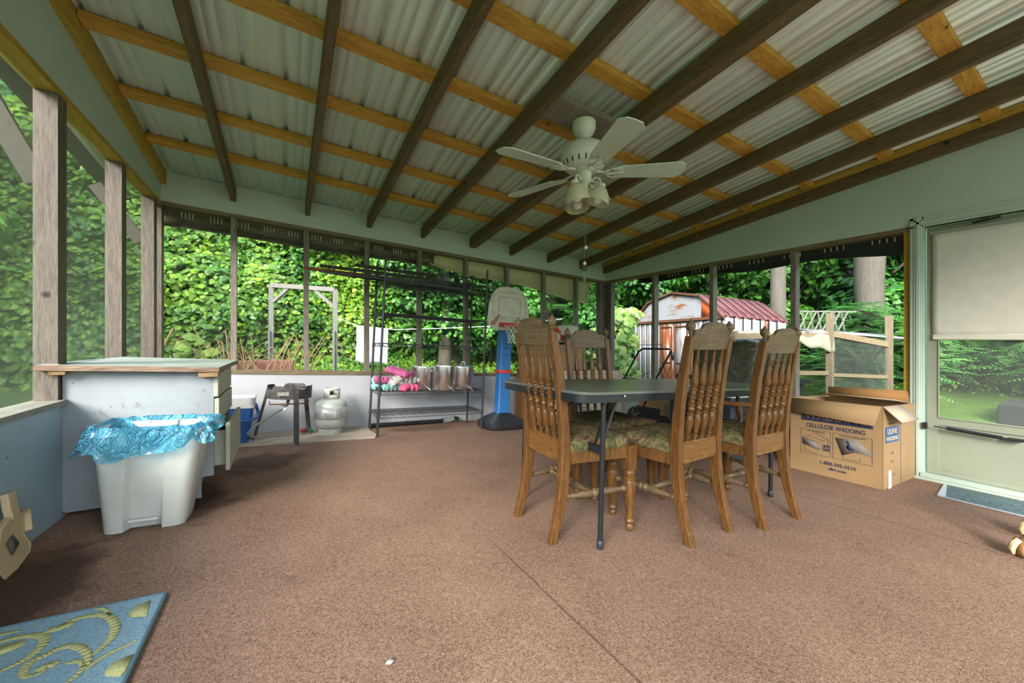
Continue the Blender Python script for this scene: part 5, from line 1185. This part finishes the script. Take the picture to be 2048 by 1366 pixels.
# egg cartons
M_['pinkpulp'] = plain('pink_pulp', rgb(186,92,138), .9, 0, .08, 30, .3); M_['tealpulp'] = plain('teal_pulp', rgb(150,208,200), .9, 0, .08, 30, .3)
M_['greypulp'] = plain('grey_pulp', rgb(196,194,184), .9, 0, .08, 30, .3); M_['rosepulp'] = plain('rose_pulp', rgb(206,90,128), .9, 0, .08, 30, .3)
def egg_carton(mat, label, nx=6, openv=False):
    e = empty('egg_carton'); tag(e, label, 'egg carton', None)
    L_, D2 = nx*.048, .10
    t = MB()
    for i in range(nx):
        for j in range(2):
            t.lathe([(.012,0),(.017,.004),(.024,.036)], Matrix.Translation((-L_/2+.024+.048*i, -.024+.048*j, 0)), 10)
    t.rbox(-L_/2,L_/2,-D2/2,D2/2,.032,.038,.012); t.build('tray', mat, e)
    l = MB()
    def ring2(s, z): return [(math.copysign(abs(math.cos(a))**.35, math.cos(a))*(L_/2-s), math.copysign(abs(math.sin(a))**.35, math.sin(a))*(D2/2-s), z) for a in [2*math.pi*k/32 for k in range(32)]]
    if openv:
        for i in range(nx):
            for j in range(2): l.lathe([(.020,.036),(.021,.050),(.014,.064),(.003,.068)], Matrix.Translation((-L_/2+.024+.048*i, -.024+.048*j, 0)), 10)
        l.build('egg_cup', mat, e)
    else:
        l.loft([ring2(.0,.038), ring2(.004,.05), ring2(.014,.068), ring2(.022,.072)]); 
        ld = l.build('lid', mat, e)
        s_ = MB()
        for i in range(nx-1): s_.rbox(-L_/2+.044+.048*i-.006,-L_/2+.044+.048*i+.004,-.020,.008,.0722,.0732,.003)
        s_.build('lid_slot', M_['dirt_and_shade'], ld)
    return e
def put(e, x, y, z, rx=0, ry=0, rz=0): e.location = on_floor(x, y, .459+z); e.rotation_euler = Euler((math.radians(rx), math.radians(ry), math.radians(rz)))
P_ = M_
put(egg_carton(P_['tealpulp'],'pale teal egg tray at the bottom left of the pile, cups upward',4,True), .985,4.20,.0,0,3,20)
put(egg_carton(P_['tealpulp'],'pale teal egg tray behind the left upright, above the other teal one',4,True), .900,4.33,.065,0,3,10)
put(egg_carton(P_['tealpulp'],'flat teal egg tray underneath the upper teal one',4,False), .90,4.34,.0,0,3,10)
put(egg_carton(P_['pinkpulp'],'pink egg carton furthest left, above the teal trays',4), .915,4.27,.14,180,6,4)
put(egg_carton(P_['pinkpulp'],'pink egg carton in the middle lying diagonally with slots on its lid',6), 1.055,4.23,.165,18,12,-52)
put(egg_carton(P_['greypulp'],'beige egg carton tilted below the middle pink one',4), 1.05,4.20,.085,10,-28,25)
put(egg_carton(P_['pinkpulp'],'pink egg carton standing behind, leaning right',4), 1.15,4.31,.13,20,20,-50)
put(egg_carton(P_['pinkpulp'],'bright pink egg carton at the top right of the pile',6), 1.195,4.30,.175,190,22,-8)
put(egg_carton(P_['greypulp'],'grey egg carton below the top right pink one',4,True), 1.21,4.24,.075,0,4,0)
put(egg_carton(P_['rosepulp'],'rose pink carton end standing on the rack, left of its twin',2), 1.115,4.13,.0,0,-25,30)
put(egg_carton(P_['rosepulp'],'rose pink carton end on the rack beside the left pot',2,True), 1.205,4.13,.0,0,3,0)
# length of pipe under the shelf
pp = empty('drain_pipe', on_floor(.84,4.53,.03)); tag(pp, 'dark downpipe lying on the floor behind the wire shelf with a grey elbow', 'pipe')
MB().tube([(0,0,0),(.86,.03,.0)], .024, 12).build('tube', M_['black'], pp)
for x in (.39,.58): MB().tube([(x,.02,0),(x+.02,.02,0)], .027, 12).build('collar', M_['blackplastic'], pp)
MB().tube([(.86,.03,0),(.95,.03,.005),(1.0,.0,.03)], [.034,.034,.03], 12).build('elbow', plain('grey_elbow', rgb(130,132,130), .7), pp)
MB().tube([(1.0,.0,.03),(1.05,-.01,.02)], .022, 10).build('end_piece', M_['black'], pp)
# --- basketball hoop
bh = empty('basketball_hoop', on_floor(2.27,4.10)); tag(bh, "child's basketball hoop with blue pole, black base and off-white backboard right of the shelf", 'basketball hoop')
MB().loft([[(math.copysign(abs(math.cos(a))**.5, math.cos(a))*w, math.copysign(abs(math.sin(a))**.5, math.sin(a))*d, z) for a in [2*math.pi*k/32 for k in range(32)]] for w, d, z in ((.25,.22,0),(.265,.235,.02),(.265,.235,.07),(.23,.2,.10),(.09,.08,.175),(.08,.07,.18))]).build('base', M_['blackplastic'], bh)
MB().loft([[(x*w,y*w,z) for x,y in ((-1,-.75),(1,-.75),(1,.75),(-1,.75))] for w, z in ((.092,.17),(.078,.20),(.072,1.15),(.07,1.2))], None, True, False).build('pole', M_['hoopblue'], bh, bevel=.01)
MB().rbox(-.09,.09,-.07,.07,.655,.695,.01).build('red_clamp', M_['red'], bh, bevel=.005)
for z in (.95,.86): MB().box(-.03,.03,-.0585,-.053,z,z+.02).build('slot', M_['ink_blue'], bh)
bp_ = []
for i in range(33):
    a = math.pi*i/32; bp_.append((.285*math.copysign(abs(math.cos(a))**.62, math.cos(a)), 1.30+.40*abs(math.sin(a))**.8))
bp_ = [(.27,1.22),(.285,1.30)]+bp_[1:-1]+[(-.285,1.30),(-.27,1.22),(-.16,1.17),(.16,1.17)]
bb = MB(); n_ = len(bp_); Y0 = -.10
bb.add([(x,Y0,z) for x,z in bp_]+[(x,Y0+.03,z) for x,z in bp_], [tuple(range(n_)), tuple(range(2*n_-1,n_-1,-1))]+[(i,n_+i,n_+(i+1)%n_,(i+1)%n_) for i in range(n_)])
bd = bb.build('backboard', plain('backboard_cream', rgb(198,194,174), .55), bh, bevel=.006)
def rrline(w, z0, z1, r=.04): return [(sx*(w-r)+r*math.cos(math.radians(a0+q*18)), Y0-.002, (z1-r if a0 < 180 else z0+r)+r*math.sin(math.radians(a0+q*18))) for sx, a0 in ((1,0),(-1,90),(-1,180),(1,270)) for q in range(6)]
MB().tube(rrline(.15,1.33,1.57), .0035, 5, closed=True).tube(rrline(.23,1.30,1.63,.1), .0025, 5, closed=True).build('raised_square', plain('faded_line', rgb(150,146,128), .6), bd)
MB().add([(-.262,Y0-.003,1.24),(-.20,Y0-.003,1.22),(-.12,Y0-.003,1.36),(-.16,Y0-.003,1.345)], [(0,1,2,3)]).build('faded_mark', plain('faded_red', rgb(178,128,104), .6), bd, solid=.001)
rm = MB().tube([(.13*math.cos(a), Y0-.15+.13*math.sin(a), 1.235) for a in [q*math.pi/12 for q in range(24)]], .012, 8, closed=True).box(-.14,.16,Y0-.06,Y0+.0,1.215,1.26); rm.build('rim', M_['red'], bh)
nt_ = MB(); NN = 12
for i in range(NN):
    for s in (1,-1):
        P = []
        for j in range(7):
            r = .13-.050*min(1,j/4); a = (i+s*j*.5)*2*math.pi/NN; P.append((r*math.cos(a), Y0-.15+r*math.sin(a), 1.23-.036*j))
        nt_.tube(P, .0035, 4)
nt_.build('net', M_['whiteplastic'], bh)
# old turned stool leg piece behind the nearest chair
st = empty('side_table', on_floor(2.75,3.55)); tag(st, 'small round green-topped table seen behind the nearest chair back', 'table')
MB().lathe([(.01,.44),(.16,.44),(.17,.45),(.17,.475),(.01,.478)], None, 28).build('table_top', M_['tabletop'], st)
for a in (.8,2.37,3.94,5.5): MB().turned((.13*math.cos(a),.13*math.sin(a),0),(.10*math.cos(a),.10*math.sin(a),.44), LEGP, 10).build('leg', M_['oak'], st)

# --- ceiling fan
fn = empty('ceiling_fan', (1.776,2.029,0), 0, False); tag(fn, 'white five-blade ceiling fan with three glass shades hanging from the rafters', 'ceiling fan')
zt_ = zroof(1.776,2.029,2.215)
fz = 2.062
MB().lathe([(.001,zt_+.0),(.078,zt_-.0),(.080,zt_-.045),(.066,zt_-.082),(.035,zt_-.105),(.030,zt_-.115),(.012,zt_-.118)], None, 32).build('canopy', M_['offwhite'], fn)
MB().lathe([(.014,zt_-.10),(.014,fz+.17)], None, 12).build('downrod', M_['offwhite'], fn)
mo = MB().lathe([(.02,fz+.182),(.06,fz+.178),(.118,fz+.160),(.148,fz+.130),(.158,fz+.095),(.157,fz+.055),(.140,fz+.015),(.115,fz-.005),(.08,fz-.012)], None, 40)
mo.build('motor_housing', M_['offwhite'], fn)
fl_ = MB()
for i in range(40):
    a = 2*math.pi*i/40; fl_.bar((.140*math.cos(a),.140*math.sin(a),fz+.143), (.159*math.cos(a),.159*math.sin(a),fz+.085), .006, .006)
fl_.build('fluting', M_['offwhite'], fn)
vt = MB()
for i in range(20):
    a = 2*math.pi*i/20; vt.bar((.152*math.cos(a),.152*math.sin(a),fz+.050), (.139*math.cos(a),.139*math.sin(a),fz+.012), .009, .004)
vt.build('vent_slot', M_['black'], fn)
MB().lathe([(.075,fz-.010),(.072,fz-.020),(.048,fz-.024),(.050,fz-.030),(.050,fz-.075),(.040,fz-.092),(.030,fz-.10),(.022,fz-.125),(.03,fz-.13),(.03,fz-.155),(.008,fz-.165)], None, 28).build('switch_housing', M_['offwhite'], fn)
MB().lathe([(.029,fz-.150),(.030,fz-.168),(.012,fz-.178),(.006,fz-.19)], None, 16).build('brass_cap', plain('fan_brass', rgb(150,110,50), .4, .7), fn)
ZB = fz-.026
for i in range(5):
    a = math.radians(36+72*i); tlt = math.radians(-11); ca, sa = math.cos(a), math.sin(a)
    Mx = Matrix.Rotation(a, 4, 'Z') @ Matrix.Translation((0,0,ZB - K*0)) @ Matrix.Rotation(tlt, 4, 'X')
    # shear each blade by the droop of the whole ceiling
    Mx = Matrix.Rotation(math.atan(K), 4, 'Y') @ Mx if False else Mx
    bl = [(.225,-.058),(.25,-.063),(.625,-.083),(.665,-.048),(.670,.0),(.665,.048),(.625,.083),(.25,.063),(.225,.058)]
    MB().prism(bl, -.003, .003, Mx).build('blade', M_['fanblade'], fn, bevel=.001)
    ir = MB()
    def tb_(pts, r): ir.tube([tuple(Mx @ Vector(p)) for p in pts], r, 6)
    tb_([(.08,0,.012),(.13,.0,.004),(.17,0,-.010),(.20,0,-.008)], .009)
    for s in (-1,1):
        tb_([(.15,0,-.006),(.165,s*.030,-.008),(.19,s*.046,-.007),(.22,s*.040,-.006),(.245,s*.020,-.006)], .0055)
        tb_([(.19,s*.046,-.007),(.225,s*.052,-.006),(.255,s*.045,-.006)], .005)
        tb_([(.20,0,-.008),(.22,s*.012,-.007),(.215,s*.026,-.007),(.20,s*.022,-.007)], .004)
    tb_([(.20,0,-.008),(.27,0,-.006)], .006); tb_([(.155,-.03,-.006),(.155,.03,-.006)], .006)
    ir.build('blade_iron', M_['offwhite'], fn)
M_['shadeglass'] = m_clear('ribbed_glass', rgb(214,208,180), .55, .2)
for i, a in enumerate((math.radians(-41), math.radians(79), math.radians(199))):
    ca, sa = math.cos(a), math.sin(a); z = fz-.085
    MB().tube([(ca*.045,sa*.045,z),(ca*.075,sa*.075,z+.022),(ca*.105,sa*.105,z+.015),(ca*.115,sa*.115,z-.02),(ca*.118,sa*.118,z-.04)], .006, 8).tube([(ca*.075,sa*.075,z-.02),(ca*.062,sa*.062,z-.035),(ca*.075,sa*.075,z-.048),(ca*.088,sa*.088,z-.038),(ca*.09,sa*.09,z-.02),(ca*.10,sa*.10,z+.008)], .0035, 6).build('light_arm', M_['offwhite'], fn)
    mm = Matrix.Translation((ca*.120,sa*.120,z-.035)) @ Matrix.Rotation(math.radians(18), 4, Vector((-sa,ca,0)))
    MB().lathe([(.020,.012),(.026,.0),(.026,-.018),(.02,-.02)], mm, 16).build('socket', M_['offwhite'], fn)
    sh = MB().lathe([(.030,-.012),(.048,-.03),(.070,-.066),(.080,-.100),(.086,-.122)], mm, 28, False).build('glass_shade', M_['shadeglass'], fn, solid=.003)
    MB().lathe([(.010,-.02),(.013,-.05),(.028,-.078),(.033,-.100),(.024,-.122),(.004,-.131)], mm, 18).build('bulb', plain('frosted_bulb', rgb(236,236,232), .25), sh)
for dx, L_ in ((.008,.36),(-.004,.47)):
    MB().tube([(dx,-.01,fz-.17),(dx,-.01,fz-.17-L_)], .0012, 5).build('pull_chain', M_['ink_grey'], fn)
    MB().lathe([(.002,-.022),(.010,-.016),(.012,-.008),(.008,0),(.002,.004)], Matrix.Translation((dx,-.01,fz-.17-L_)), 14).build('pull_knob', M_['whiteplastic'], fn)
# --- wind chime / tiny house hanging near the far corner
wc = empty('wind_chime', (3.70,4.22,1.93), .3, False); tag(wc, 'tiny birdhouse-shaped wind chime hanging below the far right rafter', 'wind chime')
MB().box(-.032,.032,-.03,.03,-.07,.0).build('house', plain('chime_house', rgb(120,124,104), .8), wc)
MB().prism([(-.045,-.01),(.045,-.01),(.035,.022),(-.035,.022)], -.04, .04, Matrix.Rotation(math.pi/2,4,'X')).build('roof', M_['oldwood_x'], wc)
MB().box(-.006,.006,-.033,-.030,-.045,-.025).build('doorway', M_['black'], wc)
for i in range(4): MB().tube([(-.022+.015*i,0,-.075),(-.022+.015*i,0,-.22-.02*(i%2))], .003, 6).build('chime_tube', M_['steel'], wc)
MB().tube([(0,0,.02),(0,0,.10)], .001, 4).build('string', M_['black'], wc)
bpy.context.view_layer.update()
